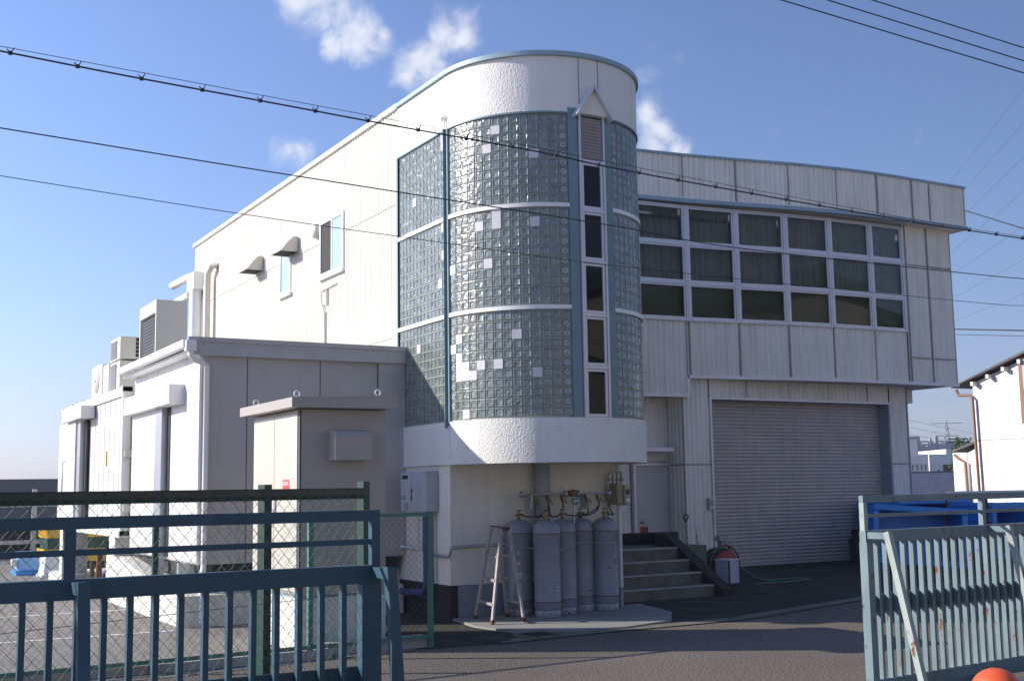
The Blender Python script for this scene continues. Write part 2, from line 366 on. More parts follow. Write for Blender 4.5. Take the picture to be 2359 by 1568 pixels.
# ------------------------------------------------------------------ main building
XS = 7.19; CX, CY, RR = 8.62, 14.2, 1.43
BLD = thing('factory_building', 'white two storey corrugated factory with a round glass block tower and a big grey shutter', 'building', (12, 20, 0))
mb = MB(); corr(mb, [(XS, 27.2), (XS, 15.83)], 0, 7.40, pitch=.1, amp=.013)
mb.build('side_wall', M['cream'], BLD)
mb = MB()
for y, z in ((None, 5.95), (None, 3.95)): mb.box(XS - .014, XS - .006, 15.85, 27.2, z, z + .018)
mb.build('sheet_joint', mat('cream_joint', (.50, .47, .41), .8), BLD)
mb = MB(); mb.box(XS - .05, XS + .1, 15.81, 27.28, 7.40, 7.475); mb.box(XS - .02, XS + .02, 15.79, 15.83, 2.6, 7.36, 0)
mb.build('verge_flashing', M['white'], BLD)
mb = MB(); mb.box(XS - .03, XS + .02, 15.79, 15.835, 3.75, 6.64); mb.build('corner_flashing', M['trim_d'], BLD)
mb = MB()   # solid core behind the skins
mb.box(XS + .03, 15.1, 20.1, 27.2, 0, 7.3); mb.box(15.1, 21.6, 20.3, 27.2, 0, 7.3); mb.box(XS + .03, 9.9, 15.9, 20.1, 0, 7.3); mb.box(XS + .03, 9.8, 14.3, 15.9, 0, 2.0)
mb.box(11, 22.6, 19.95, 27, 3.6, 7.3)
mb.build('core', M['stucco_fine'], BLD)
mb = MB(); mb.prism([(XS + .02, 14.2, 7.3), (XS + .02, 27.2, 7.3), (22.5, 27.2, 7.3), (22.5, 19.2, 7.3), (11, 19.5, 7.3), (10, 14.2, 7.3)], (0, 0, .05)); mb.build('roof', M['conc'], BLD)

# tower
def arc(r, a0, a1, n): return [(CX + r * math.cos(R(a0 + (a1 - a0) * i / n)), CY + r * math.sin(R(a0 + (a1 - a0) * i / n))) for i in range(n + 1)]
def towerpath(off): return [(XS - off, 15.8)] + [(XS - off, 15.8 - .4 * i) for i in (1, 2, 3)] + arc(RR + off, 180, 360, 72) + [(CX + RR + off, 15), (CX + RR + off, 19.6)]
pth = towerpath(.02)
def wallstrip(name, path, z0, z1, t0, t1, m_, par=BLD, smooth=True):
    mb = MB(); strip(mb, path[::-1], z0, z1, -t1, -t0); mb.sm = [smooth] * len(mb.sm); o = mb.build(name, m_, par)
    o.data.update(); 
    for p in o.data.polygons: p.use_smooth = abs(p.normal.z) < .5 and smooth
    md = o.modifiers.new('e', 'EDGE_SPLIT'); md.split_angle = R(40)
    return o
wallstrip('parapet_band', pth, 6.64, 7.40, -.1, 0, M['stucco'])
wallstrip('coping', pth, 7.40, 7.462, -.06, .04, M['trim'])
wallstrip('head_flashing', pth, 6.615, 6.64, -.02, .012, M['trim_d'])
wallstrip('sill_band', pth, 2.03, 2.60, -.1, .012, M['stucco'])
mb = MB(); mb.add([(x, y, 2.04) for x, y in pth], [list(range(len(pth)))]); mb.build('band_soffit', M['stucco_fine'], BLD)
mb = MB()
mb.box(XS, XS + .1, 14.2, 15.8, .45, 2.04); mb.box(XS + .1, 9.93, 14.2, 14.3, .45, 2.04); mb.box(9.83, 9.93, 14.3, 19.9, .45, 2.04)
mb.build('base_wall', M['stucco_fine'], BLD)
mb = MB(); mb.box(XS + .1, 9.94, 14.19, 14.3, 0, .45); mb.box(9.84, 9.94, 14.3, 19.9, 0, .45); mb.build('painted_plinth', M['plinth'], BLD)
mb = MB(); mb.box(XS - .01, XS + .1, 14.19, 15.8, 0, .45); mb.build('concrete_plinth', M['conc_d'], BLD)
# vertical joints of the parapet
mb = MB()
for a in (-97.5, -85.5): 
    x, y = CX + (RR + .022) * math.cos(R(a)), CY + (RR + .022) * math.sin(R(a)); mb.tube([(x, y, 6.64), (x, y, 7.4)], .009, 6)
mb.build('parapet_joint', M['pipeg'], BLD)
# glass blocks: three tiers; a flat run along the side, then the curve up to the left post, then past the right post
TIERS = [(2.62, 4.00, 11), (4.06, 5.35, 10), (5.41, 6.61, 10)]
WHITE = {(0, 'c'): {(0, 2), (4, 2), (5, 2), (4, 1), (4, 3), (5, 4), (6, 1), (5, 6), (8, 8), (4, 10), (7, 0), (8, 1), (5, 1)},
         (1, 'c'): {(4, 5), (8, 4), (8, 6), (9, 6), (8, 10), (4, 0), (9, 6)}, (2, 'c'): {(6, 5), (8, 6), (5, 10)},
         (0, 'f'): {(8, 5)}, (1, 'f'): {(3, 11), (6, 12), (9, 12)}, (2, 'f'): {(3, 4), (9, 12), (8, 12)}}
def pos_f(u): return Vector((XS, 15.78 - u, 0)), Vector((-1, 0, 0)), Vector((0, -1, 0))
def pos_c(a): return Vector((CX + RR * math.cos(R(a)), CY + RR * math.sin(R(a)), 0)), Vector((math.cos(R(a)), math.sin(R(a)), 0)), Vector((-math.sin(R(a)), math.cos(R(a)), 0))
def blocks(name, kind, u0, u1, nc, circ):
    for ti, (z0, z1, nr) in enumerate(TIERS):
        mb = MB(); 
        path = [(XS, 15.79), (XS, 14.26)] if kind == 'f' else arc(RR, u0, u1, 40)
        pp = path[::-1]; strip(mb, pp, z0 - .03, z1 + .03, .012, .05 if False else .012 + .001, 1) if False else None
        # mortar bed
        vs = []; fs = []
        for (x, y) in path: vs += [(x, y, z0 - .03), (x, y, z1 + .03)]
        for i in range(len(path) - 1): fs.append((2 * i, 2 * i + 2, 2 * i + 3, 2 * i + 1))
        mb.add(vs, fs, 1, True)
        cw = (u1 - u0) / nc; rh = (z1 - z0) / nr
        for c in range(nc):
            for r in range(nr):
                uc = u0 + (c + .5) * cw
                p, n_, tt = (pos_f(uc) if kind == 'f' else pos_c(uc)); zc = z0 + (r + .5) * rh
                hw = (cw if kind == 'f' else R(cw) * RR) / 2 * .90; hh = rh / 2 * .90; Z = Vector((0, 0, 1)); p = p + Z * zc
                wset = WHITE.get((ti, kind), set()) if not circ == 'R' else set()
                if (r, c) in wset:
                    ww = hw / .90; wh = hh / .90
                    mb.obox(p + n_ * .006, tt * ww, Z * wh, n_ * .008, 2); continue
                q = lambda a, b, o: p + tt * a * hw + Z * b * hh + n_ * o
                s1, s2, s3 = .98, .76, .62
                ring = lambda s_, o: [q(-s_, -s_, o), q(s_, -s_, o), q(s_, s_, o), q(-s_, s_, o)]
                j = [random.uniform(-.0035, .0035) for _ in range(4)]
                inner = [v + n_ * jj for v, jj in zip(ring(s3, .003), j)]
                vs = ring(1, -.001) + ring(s1, .008) + ring(s2, .009) + inner
                fs = []
                for k in range(3):
                    for e in range(4): fs.append((k * 4 + e, k * 4 + (e + 1) % 4, k * 4 + 4 + (e + 1) % 4, k * 4 + 4 + e))
                fs.append((12, 13, 14, 15)); mb.add(vs, fs, 0)
                if (circ == 'both' and c in (0, nc - 1) or circ == 'R' and c == 0) and 0 < r < nr - 1:
                    for rad in (.6, .34):
                        pts = [q(rad * math.cos(R(30 * k)), rad * math.sin(R(30 * k)), .011) for k in range(13)]
                        mb.tube(pts, .0045, 4, 3, cap=False)
        mb.build(name, [M['gblock'], M['mortar'], M['patch'], M['foam']], BLD)
blocks('glass_block_panel', 'f', .02, 1.53, 13, '')
blocks('glass_block_panel', 'c', 183.2, 255.6, 14, 'both')
blocks('glass_block_panel', 'c', 282.8, 352, 13, 'R')
for z in (4.03, 5.38):
    for pa in ([(XS, 15.79), (XS, 14.25)], arc(RR, 183, 255.8, 30), arc(RR, 282.6, 355, 24)):
        mb = MB(); strip(mb, pa[::-1], z - .027, z + .027, -.035, 0) ; mb.build('transom', M['white'], BLD)
# posts
mb = MB(); p = Vector((XS - .01, 14.20)); mb.box(XS - .035, XS + .05, 14.13, 14.25, 2.55, 6.63); mb.box(XS - .075, XS - .035, 14.185, 14.195, 2.52, 6.63); mb.build('post', M['trim_d'], BLD)
for a0, a1 in ((-104.2, -99.2), (-82.6, -77.4)):
    mb = MB(); pa = arc(RR, a0, a1, 4); strip(mb, pa[::-1], 2.55, 6.70, -.03, .02); mb.build('post', M['trim_d'], BLD)
mb = MB(); c = Vector((XS - .045, 14.19, 6.66)); mb.tube([c, c + Vector((0, 0, .12))], .01, 6)
mb.prism([c + Vector((-.03, -.06, .10)), c + Vector((-.03, 0, .17)), c + Vector((-.03, .06, .10)), c + Vector((-.03, 0, .155))], (.08, 0, 0))
mb.build('post_cap', M['white'], BLD)
# window bay of the tower (flat, faces the road)
YB = 12.765; x0, x1 = 8.415, 8.80
mb = MB(); mb.box(x0 - .01, x1 + .01, YB + .035, YB + .09, 2.58, 6.72); mb.build('bay_back', M['dark'], BLD)
zs = [2.587, 3.25, 3.935, 4.64, 5.325, 5.99, 6.63]
mb = MB(); mb.box(x0 - .01, x0 + .018, YB - .03, YB + .04, 2.587, 6.64); mb.box(x1 - .018, x1 + .01, YB - .03, YB + .04, 2.587, 6.64)
for z in zs: mb.box(x0 + .018, x1 - .018, YB - .025, YB + .04, z - .02, z + .02)
mb.build('bay_frame', M['alu'], BLD)
for i in range(5):
    f = MB(); a, b = zs[i] + .02, zs[i + 1] - .02; e = .035
    f.box(x0 + .024, x0 + .024 + e, YB - .012, YB + .03, a + .005, b - .005); f.box(x1 - .024 - e, x1 - .024, YB - .012, YB + .03, a + .005, b - .005)
    f.box(x0 + .024 + e, x1 - .024 - e, YB - .012, YB + .03, a + .005, a + .04); f.box(x0 + .024 + e, x1 - .024 - e, YB - .012, YB + .03, b - .035, b - .005)
    wo = f.build('window', M['alu'], BLD)
    MB().box(x0 + .058, x1 - .058, YB + .008, YB + .014, a + .038, b - .034).build('pane', M['glass'], wo)
mb = MB()
for i in range(13): z = 6.045 + i * .043; mb.obox(((x0 + x1) / 2, YB + .0, z), ((x1 - x0) / 2 - .035, 0, 0), (0, .022, -.013), (0, .002, .003))
mb.build('louvre', M['alu'], BLD)
mb = MB(); mb.prism([(8.36, 12.70, 6.62), (8.60, 12.70, 6.98), (8.86, 12.70, 6.62)], (0, .2, 0)); mb.build('gable_hood', M['stucco_fine'], BLD)
mb = MB(); mb.bar((8.32, 12.70, 6.57), (8.60, 12.70, 7.0), .03, .14, (1, 0, 0)); mb.bar((8.60, 12.70, 7.0), (8.90, 12.70, 6.57), .03, .14, (1, 0, 0)); mb.build('hood_trim', M['alu'], BLD)
# hairline cracks on the stucco bands
mb = MB()
def crack(a, b, n=10, j=.02):
    a, b = Vector(a), Vector(b); mb.tube([a.lerp(b, i / n) + Vector((0, random.uniform(-j, j), random.uniform(-j, j))) for i in range(n + 1)], .002, 3, cap=False)
crack((XS - .034, 15.5, 2.03), (XS - .034, 14.3, 2.03), 14, .012); crack((XS - .034, 14.75, 2.0), (XS - .034, 14.4, 2.04), 6, .02); crack((XS - .034, 14.15, 2.56), (XS - .034, 14.1, 2.12), 8, .008)
mb.build('crack', M['joint'], BLD)

# ---- upper front (gently bowed) -------------------------------------------------
FP = [(11, 19.5), (13.8, 19.45), (15.3, 19.33), (16.7, 19.13), (17.9, 18.93), (19.2, 18.81), (20.7, 18.76), (22.78, 18.77)]
def Yf(x):
    for (a, b), (c, d) in zip(FP, FP[1:]):
        if x <= c: return b + (d - b) * max(0, (x - a)) / (c - a)
    return FP[-1][1]
def fpath(xa, xb, off=0, n=24): return [(xa + (xb - xa) * i / n, Yf(xa + (xb - xa) * i / n) - off) for i in range(n + 1)]
WX = [14.14, 15.36, 16.56, 17.78, 18.97, 20.17, 21.20]; WZ0, WZ1 = 5.10, 7.55
mb = MB(); corr(mb, fpath(11, 15.30, 0, 8), 3.58, WZ0, pitch=.122); corr(mb, fpath(15.30, WX[-1], 0, 24), 3.97, WZ0, pitch=.122)
corr(mb, fpath(WX[-1], 22.78, 0, 8), 3.97, 7.66, pitch=.122); corr(mb, fpath(11, WX[0], 0, 8), WZ0, 7.66, pitch=.122)
mb.build('upper_wall', M['board'], BLD)
for x in WX[1:6] + [15.28, 21.28, 22.0]:
    y = Yf(x); MB().box(x - .009, x + .009, y - .026, y, 3.98, WZ0 if x < 21.2 else 7.6).build('panel_joint', M['joint'], BLD)
for z in (4.52, 6.67): MB().box(21.3, 22.76, Yf(22) - .022, Yf(22), z, z + .025).build('panel_joint', M['joint'], BLD)
mb = MB(); mb.box(22.78, 22.81, 18.76, 27, 3.97, 7.66); mb.build('end_flashing', M['pipeg'], BLD)
mb = MB(); mb.box(22.7, 22.78, 18.82, 27, 3.97, 7.66); mb.build('end_wall', M['board'], BLD)
# parapet of the front
def poff(x): return .02 if x < 13.8 else min(.31, .02 + (x - 13.8) / 7 * .33)
ppath = [(x, Yf(min(x, 22.78)) - poff(x)) for x in [11 + i * (23.08 - 11) / 40 for i in range(41)]]
mb = MB(); corr(mb, ppath, 7.66, 8.6, pitch=.122); mb.build('front_parapet', M['board'], BLD)
for x in (13.95, 15.25, 16.5, 17.75, 18.98, 20.15, 21.25, 21.82, 23.0):
    y = Yf(min(x, 22.78)) - poff(x); MB().box(x - .010, x + .010, y - .026, y + .0, 7.7, 8.6).build('parapet_joint', M['joint'], BLD)
mb = MB(); strip(mb, ppath, 8.59, 8.642, -.15, .035); mb.build('front_coping', M['trim'], BLD)
mb = MB(); strip(mb, ppath, 7.59, 7.67, -.05, .045); mb.build('eave_flashing', M['trim'], BLD)
mb = MB(); q = [(x, y + .04) for x, y in ppath] + [(23.08, 19.6), (11, 19.9)]
mb.add([(x, y, 7.60) for x, y in q], [list(range(len(q)))]); mb.build('eave_soffit', M['board'], BLD)
mb = MB(); mb.box(23.06, 23.09, 18.5, 21, 7.6, 8.6); mb.box(11, 23.06, 20.4, 20.45, 7.3, 8.6); mb.build('parapet_return', M['board'], BLD)
# bottom edge of the overhang
mb = MB(); strip(mb, fpath(15.32, 22.84, 0, 24), 3.91, 3.98, -.04, .03); strip(mb, fpath(11, 15.32, 0, 8), 3.52, 3.59, -.04, .03)
y = Yf(15.3); mb.box(15.26, 15.33, y - .032, y + .05, 3.592, 3.91); mb.build('base_flashing', M['alu'], BLD)
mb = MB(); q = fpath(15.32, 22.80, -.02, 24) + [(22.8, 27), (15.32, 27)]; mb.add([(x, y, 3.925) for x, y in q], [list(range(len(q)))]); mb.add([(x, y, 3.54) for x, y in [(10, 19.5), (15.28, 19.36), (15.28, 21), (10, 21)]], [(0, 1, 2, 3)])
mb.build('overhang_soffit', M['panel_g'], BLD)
# windows: six bays, three rows each
RZ = [(5.10, 5.89), (5.89, 6.72), (6.72, 7.55)]
for i in range(6):
    xa, xb = WX[i], WX[i + 1]; A = Vector((xa, Yf(xa), 0)); B = Vector((xb, Yf(xb), 0)); d = (B - A).normalized(); n_ = Vector((d.y, -d.x, 0)); Z = Vector((0, 0, 1)); W = (B - A).length
    def bx(mb, u0, u1, z0, z1, o0, o1): mb.obox(A + d * (u0 + u1) / 2 + Z * (z0 + z1) / 2 + n_ * (o0 + o1) / 2, d * (u1 - u0) / 2, Z * (z1 - z0) / 2, n_ * (o1 - o0) / 2)
    f = MB()
    bx(f, 0, .05, WZ0, WZ1, -.06, .025); bx(f, W - .05, W, WZ0, WZ1, -.06, .025)
    bx(f, .05, W - .05, WZ0, WZ0 + .035, -.06, .05); bx(f, .05, W - .05, WZ1 - .03, WZ1, -.06, .025)
    for z in (5.89, 6.72): bx(f, .05, W - .05, z - .022, z + .022, -.06, .022)
    bx(f, -.006, .012, WZ0, WZ1, -.04, .034)
    f.build('window_frame', M['alu'], BLD)
    for r, (z0, z1) in enumerate(RZ):
        f = MB(); u0, u1, a, b = .055, W - .055, z0 + (.04 if r == 0 else .026), z1 - .026 - (.008 if r == 2 else 0); e = .034
        bx(f, u0, u0 + e, a, b, -.04, .01); bx(f, u1 - e, u1, a, b, -.04, .01); bx(f, u0 + e, u1 - e, a, a + .05, -.04, .012); bx(f, u0 + e, u1 - e, b - e, b, -.04, .01)
        wo = f.build('window', M['alu'], BLD)
        g = MB(); bx(g, u0 + e, u1 - e, a + .05, b - e, -.022, -.016); g.build('pane', M['glass'], wo)
    cu = MB(); vs = []; fs = []; K = 90; ph = random.random() * 6
    for k in range(K + 1):
        u = .02 + (W - .04) * k / K; o = -.22 + .05 * math.sin(u * 46 + ph + 1.3 * math.sin(u * 9 + ph)) + .012 * math.sin(u * 83)
        p = A + d * u + n_ * o; vs += [(p.x, p.y, 5.92), (p.x, p.y, 7.6)]
    for k in range(K): fs.append((2 * k, 2 * k + 2, 2 * k + 3, 2 * k + 1))
    cu.add(vs, fs, 0, True); cu.build('curtain', M['curtain'], BLD)
    cu = MB(); bx(cu, .01, W - .01, 5.05, 5.95, -.16, -.15); cu.build('blind', M['blind'], BLD)

# ---- ground floor front ----------------------------------------------------------
YW = 19.4; SX0, SX1, SZ = 15.93, 21.13, 3.50
mb = MB(); corr(mb, [(15.2, YW), (SX0 - .04, YW)], 0, 3.94, pitch=.122); corr(mb, [(SX0 - .04, YW), (SX1 + .06, YW)], SZ + .04, 3.94, pitch=.122)
corr(mb, [(SX1 + .06, YW), (21.76, YW)], 0, 3.94, pitch=.122); corr(mb, [(15.2, 20.0), (15.2, YW)], 0, 3.6, pitch=.122)
corr(mb, [(9.9, 19.95), (14.24, 19.95)], 0, 3.56, pitch=.122); corr(mb, [(14.24, 19.95), (15.2, 19.95)], 2.22, 3.56, pitch=.122)
mb.build('lower_wall', M['board'], BLD)
MB().box(21.76, 21.79, YW - .01, 27, 0, 3.95).build('wall_corner', M['pipeg'], BLD); MB().box(15.185, 15.205, YW - .018, YW + .01, 0, 3.55).build('wall_corner', M['pipeg'], BLD)
mb = MB(); mb.box(15.22, SX0 - .05, YW - .016, YW, 2.13, 2.155); mb.box(SX1 + .08, 21.74, YW - .016, YW, 2.13, 2.155); mb.box(15.185, 15.2, YW + .02, 19.93, 2.13, 2.155)
for x in (16.9, 18.1, 19.3, 20.5): mb.box(x - .01, x + .01, YW - .016, YW, SZ + .06, 3.9)
mb.build('lower_joint', M['joint'], BLD)
mb = MB(); mb.box(SX0 - .04, SX0 + .01, YW - .03, YW + .42, 0, SZ); mb.box(SX0 - .04, SX1 + .06, YW - .03, YW + .03, SZ, SZ + .045); mb.build('shutter_frame', M['alu'], BLD)
mb = MB(); mb.box(SX1, SX1 + .06, YW - .02, YW + .42, 0, SZ); mb.box(SX0, SX1, YW + .03, YW + .6, SZ - .01, SZ + .02); mb.build('shutter_reveal', M['pipeg'], BLD)
mb = MB(); prof = []; zz = 0.05
ys = YW + .32
while zz < SZ + .05:
    for dz, dy in ((0, 0), (.008, -.016), (.03, -.022), (.052, -.016), (.064, 0), (.070, .006)): prof.append((zz + dz, ys + dy))
    zz += .0775
vs = []; fs = []
for z, y in prof: vs += [(SX0 + .01, y, z), (SX1, y, z)]
for i in range(len(prof) - 1): fs.append((2 * i, 2 * i + 1, 2 * i + 3, 2 * i + 2))
mb.add(vs, fs); mb.box(SX0 + .01, SX1, ys - .03, ys + .02, 0.005, .05); mb.build('shutter', M['shut'], BLD)
# entrance door in the recess
dr = MB().box(14.30, 15.12, 19.87, 19.91, .02, 2.12).build('door', M['panel_g'] if False else mat('grey_white_door', (.50, .48, .47), .5, var=.03), BLD)
mb = MB(); mb.lathe((14.43, 19.87, 1.0), [(0, -.075), (.03, -.07), (.038, -.045), (.018, -.03), (.02, -.005), (.045, 0)], 20, ax='y'); mb.build('knob', M['gal'], dr)
mb = MB(); mb.box(14.38, 14.57, 19.862, 19.868, .66, .9); mb.build('notice', M['red'], dr)
for z in (.5, 1.25, 1.85): MB().box(15.11, 15.14, 19.855, 19.87, z, z + .1).build('hinge', M['gal'], dr)
mb = MB(); mb.box(14.24, 14.29, 19.85, 19.95, 0, 2.2); mb.box(15.13, 15.18, 19.85, 19.95, 0, 2.2); mb.box(14.29, 15.13, 19.85, 19.95, 2.13, 2.2); mb.build('door_frame', M['alu'], BLD)
mb = MB(); mb.box(13.9, 15.06, 19.55, 19.9, 2.40, 2.50, b=.02); mb.build('door_canopy', M['alu'], BLD)
# side windows and fittings on the sunlit wall
def swin(y0, y1, z0, z1, openw):
    f = MB(); x = XS - .035; e = .05
    f.box(x, XS + .0, y0, y0 + e, z0, z1); f.box(x, XS, y1 - e, y1, z0, z1); f.box(x, XS, y0 + e, y1 - e, z0, z0 + e); f.box(x, XS, y0 + e, y1 - e, z1 - e, z1)
    f.box(x - .03, XS, y0 - .02, y1 + .02, z0 - .06, z0 - .002)
    wo = f.build('side_window', M['white'], BLD)
    if openw:
        MB().box(XS - .016, XS - .012, y0 + .55, y1 - e, z0 + e, z1 - e).build('opening', M['dark'], wo)
        MB().box(XS - .026, XS - .016, y0 + .50, y0 + .55, z0 + e, z1 - e).build('sash', M['white'], wo)
        MB().box(XS - .018, XS - .012, y0 + e, y0 + .50, z0 + e, z1 - e).build('pane', M['frost'], wo)
    else: MB().box(XS - .018, XS - .012, y0 + e, y1 - e, z0 + e, z1 - e).build('pane', M['frost'], wo)
swin(17.96, 19.03, 5.34, 6.30, True); swin(20.52, 21.12, 5.33, 6.25, False)
for (y0, y1) in ((22.15, 22.95), (20.14, 20.98)):
    mb = MB(); yc = y0; pr = [(0, .31), (-.05, .34), (-.12, .32), (-.22, .2), (-.33, .02), (-.36, 0), (-.34, 0)]
    poly = [(XS, y0, 6.02 + .0)] + [(XS + a, y0, 6.0 + b) for a, b in pr]
    n = len(pr); vs = [(XS + a, y0, 6.0 + b * .85) for a, b in pr] + [(XS + a, y1 - .3, 6.0 + b * .85) for a, b in pr]
    mb.add(vs, [(i, i + 1, n + i + 1, n + i) for i in range(n - 1)]); mb.add([(XS, y0, 6.0)] + vs[:n], [list(range(n + 1))]); mb.add([(XS, y1 - .3, 6.0)] + vs[n:], [list(range(n + 1))])
    ho = mb.build('vent_hood', M['cab'], BLD)
    MB().box(XS - .33, XS, y0 + .01, y1 - .31, 6.01, 6.02).build('inlet', M['dark'], ho)
mb = MB(); mb.lathe((XS, 19.22, 6.2), [(0, -.09), (.11, -.09), (.13, -.06), (.13, 0)], 20, ax='x')
for i in range(5): mb.box(XS - .10, XS - .092, 19.13, 19.31, 6.12 + i * .035, 6.13 + i * .035)
mb.build('vent_cap', M['ac'], BLD)
mb = MB(); mb.tube([(XS - .03, 18.95, 5.10), (XS - .03, 18.25, 5.13)], .012, 6); mb.tube([(XS - .03, 18.95, 5.10), (XS - .03, 18.93, 4.9), (XS - .03, 18.8, 4.7), (XS - .03, 18.8, 3.7)], .011, 6); mb.tube([(XS - .03, 18.7, 5.1), (XS - .03, 18.7, 4.85), (XS - .03, 18.8, 4.7)], .011, 6)
mb.build('conduit', M['ac'], BLD)
mb = MB(); mb.box(XS - .3, XS - .03, 26.2, 26.8, 6.25, 6.65, b=.03); mb.tube([(XS - .18, 26.45, 6.3), (XS - .18, 26.45, 3.5)], .14, 14); mb.tube([(XS - .22, 26.8, 6.62), (XS - .22, 28.4, 6.66)], .09, 10); mb.tube([(XS - .22, 26.8, 6.2), (XS - .22, 28.0, 6.2)], .09, 10)
mb.tube([(XS - .08, 26.0, 6.3), (XS - .08, 26.0, 3.5)], .05, 8)
mb.build('rainwater_pipe', M['white'], BLD)
mb = MB(); mb.tube([(XS - .02, 25.3, 6.62), (XS - .12, 25.35, 6.66), (XS - .15, 25.6, 6.5), (XS - .15, 25.62, 6.2), (XS - .15, 25.62, 3.5)], .07, 10); mb.build('duct', M['ac'], BLD)
# downpipe and posts below the band
mb = MB(); mb.tube([(8.54, 14.06, .03), (8.54, 14.06, 2.04)], .105, 18); mb.build('tower_downpipe', M['pipeg'], BLD)
mb = MB(); mb.tube([(9.84, 14.10, .3), (9.84, 14.10, 2.0)], .035, 10); mb.build('service_pipe', M['pipew'], BLD)
mb = MB(); mb.tube([(9.84, 14.1, .02), (9.84, 14.1, .3)], .03, 10); mb.build('service_pipe', M['pipeg'], BLD)
mb = MB(); mb.box(8.94, 9.62, 14.185, 14.198, 1.31, 1.73); mb.build('backboard', M['stucco_fine'], BLD)

# ---- stairs --------------------------------------------------------------------
st = thing('concrete_steps', 'mossy concrete steps with a dark sloping kerb below the grey door', 'stairs', (11.2, 15.5, 0))
for i in range(4):
    y = 14.75 + i * .3; mb = MB(); mb.box(10.05, 12.05, y, 15.95, i * .18, (i + 1) * .18 - (.0 if True else 0)); mb.build('step', M['stairc'], st)
for i in range(4):
    y = 14.75 + i * .3; MB().box(10.05, 12.05, y - .012, y + .02, (i + 1) * .18 - .02, (i + 1) * .18 + .004).build('nosing', M['conc'], st)
MB().box(10.05, 12.9, 15.95, 17.2, 0, .715).build('landing', M['stairc'], st)
mb = MB(); mb.box(9.98, 13.05, 16.9, 17.1, .72, .91); mb.build('kerb', M['conc_d'], st)
mb = MB(); mb.prism([(12.05, 14.55, 0), (12.05, 14.55, .12), (12.05, 16.0, .93), (12.05, 16.25, .93), (12.05, 16.25, 0)], (.2, 0, 0)); mb.prism([(12.05, 16.25, 0), (12.05, 16.25, .93), (12.75, 17.1, .90), (12.75, 17.1, 0)], (.2, 0, 0)); mb.build('side_kerb', M['conc_d'], st)

# ---- wall fittings near the tower ------------------------------------------------
t = thing('water_heater', 'grey wall mounted gas water heater on the white tower wall', 'water heater', (7.0, 14.95, 1.41))
MB().box(7.0, 7.188, 14.54, 15.36, 1.41, 1.96, b=.012).build('casing', mat('heater_grey', (.42, .45, .49), .4), t)
MB().box(6.992, 7.0, 15.02, 15.34, 1.425, 1.945).build('front_panel', mat('heater_grey_light', (.48, .50, .55), .4), t)
MB().box(6.985, 6.995, 15.10, 15.28, 1.86, 1.91).build('exhaust', M['dark'], t)
MB().box(6.985, 6.993, 15.17, 15.33, 1.57, 1.63).build('sticker', M['pipeg'], t)
MB().box(6.985, 6.993, 15.10, 15.22, 1.44, 1.54).build('sticker', M['pipeg'], t)
mb = MB(); 
for z in (1.57, 1.66): mb.box(6.988, 7.0, 14.99, 15.005, z, z + .07)
mb.build('vent_slot', M['dark'], t)
mb = MB(); mb.tube([(7.1, 14.74, 1.41), (7.1, 14.74, .45), (7.09, 14.8, .33), (7.08, 15.3, .30), (7.08, 15.8, .32)], .05, 10)
mb.tube([(7.12, 14.62, 1.41), (7.12, 14.62, .8), (7.12, 14.60, .45), (7.1, 14.7, .28), (7.08, 15.75, .27)], .02, 8)
solo(mb, 'lagged_pipe', M['cloth'], 'dark lagged pipes dropping from the water heater and turning along the plinth', 'pipe')
mb = MB(); mb.tube([(7.12, 14.9, 1.41), (7.12, 14.9, .9), (7.12, 15.7, .92)], .022, 8); mb.tube([(7.1, 15.0, 1.41), (7.1, 15.0, .93)], .012, 8)
solo(mb, 'beige_pipe', M['pipew'], 'beige pipe elbow under the water heater behind the wire fence', 'pipe')
mb = MB(); mb.tube([(7.13, 14.58, .84), (7.12, 14.2, .83), (7.13, 14.13, .84), (7.15, 14.12, .93), (7.2, 14.12, .95), (8.4, 14.13, .97)], .022, 10)
solo(mb, 'steel_pipe', M['gal'], 'galvanised pipe running round the tower base corner behind the stepladder', 'pipe')
mt = thing('gas_meter', 'beige gas meter with pipes at the right end of the tower wall', 'gas meter', (9.82, 14.0, 1.46))
MB().box(9.68, 9.78, 13.90, 14.16, 1.46, 1.76, b=.03).build('body', mat('meter_beige', (.30, .28, .17), .5), mt)
MB().box(9.79, 9.89, 13.88, 14.05, 1.45, 1.74, b=.03).build('body', mat('meter_grey', (.40, .38, .28), .5), mt)
MB().box(9.805, 9.875, 13.865, 13.88, 1.50, 1.54).build('counter', M['inkw'], mt)
MB().box(9.81, 9.87, 13.865, 13.88, 1.60, 1.67).build('dial', M['grille'], mt)
for x in (9.66, 9.73, 9.80, 9.87):
    mb = MB(); mb.tube([(x, 14.05, 1.76), (x, 14.05, 1.9)], .02, 8); mb.lathe((x, 14.05, 1.80), [(.0, 0), (.032, 0), (.032, .04), (0, .04)], 8); mb.build('pipe_union', M['gal'], mt)
mb = MB(); mb.tube([(9.66, 14.05, 1.89), (9.73, 14.05, 1.91)], .022, 8); mb.tube([(9.80, 14.05, 1.90), (9.87, 14.05, 1.90)], .022, 8); mb.tube([(9.65, 14.08, 1.85), (9.67, 14.12, 1.0)], .022, 8); mb.build('pipe', M['gal'], mt)
mf = thing('gas_manifold', 'steel gas manifold with brass valves and black hoses above the cylinders', 'manifold', (8.85, 14.0, 1.5))
mb = MB(); mb.tube([(8.16, 14.06, 1.62), (8.86, 14.06, 1.625)], .014, 10); mb.tube([(8.98, 14.06, 1.625), (9.55, 14.06, 1.63)], .014, 10); mb.build('pipe', M['gal'], mf)
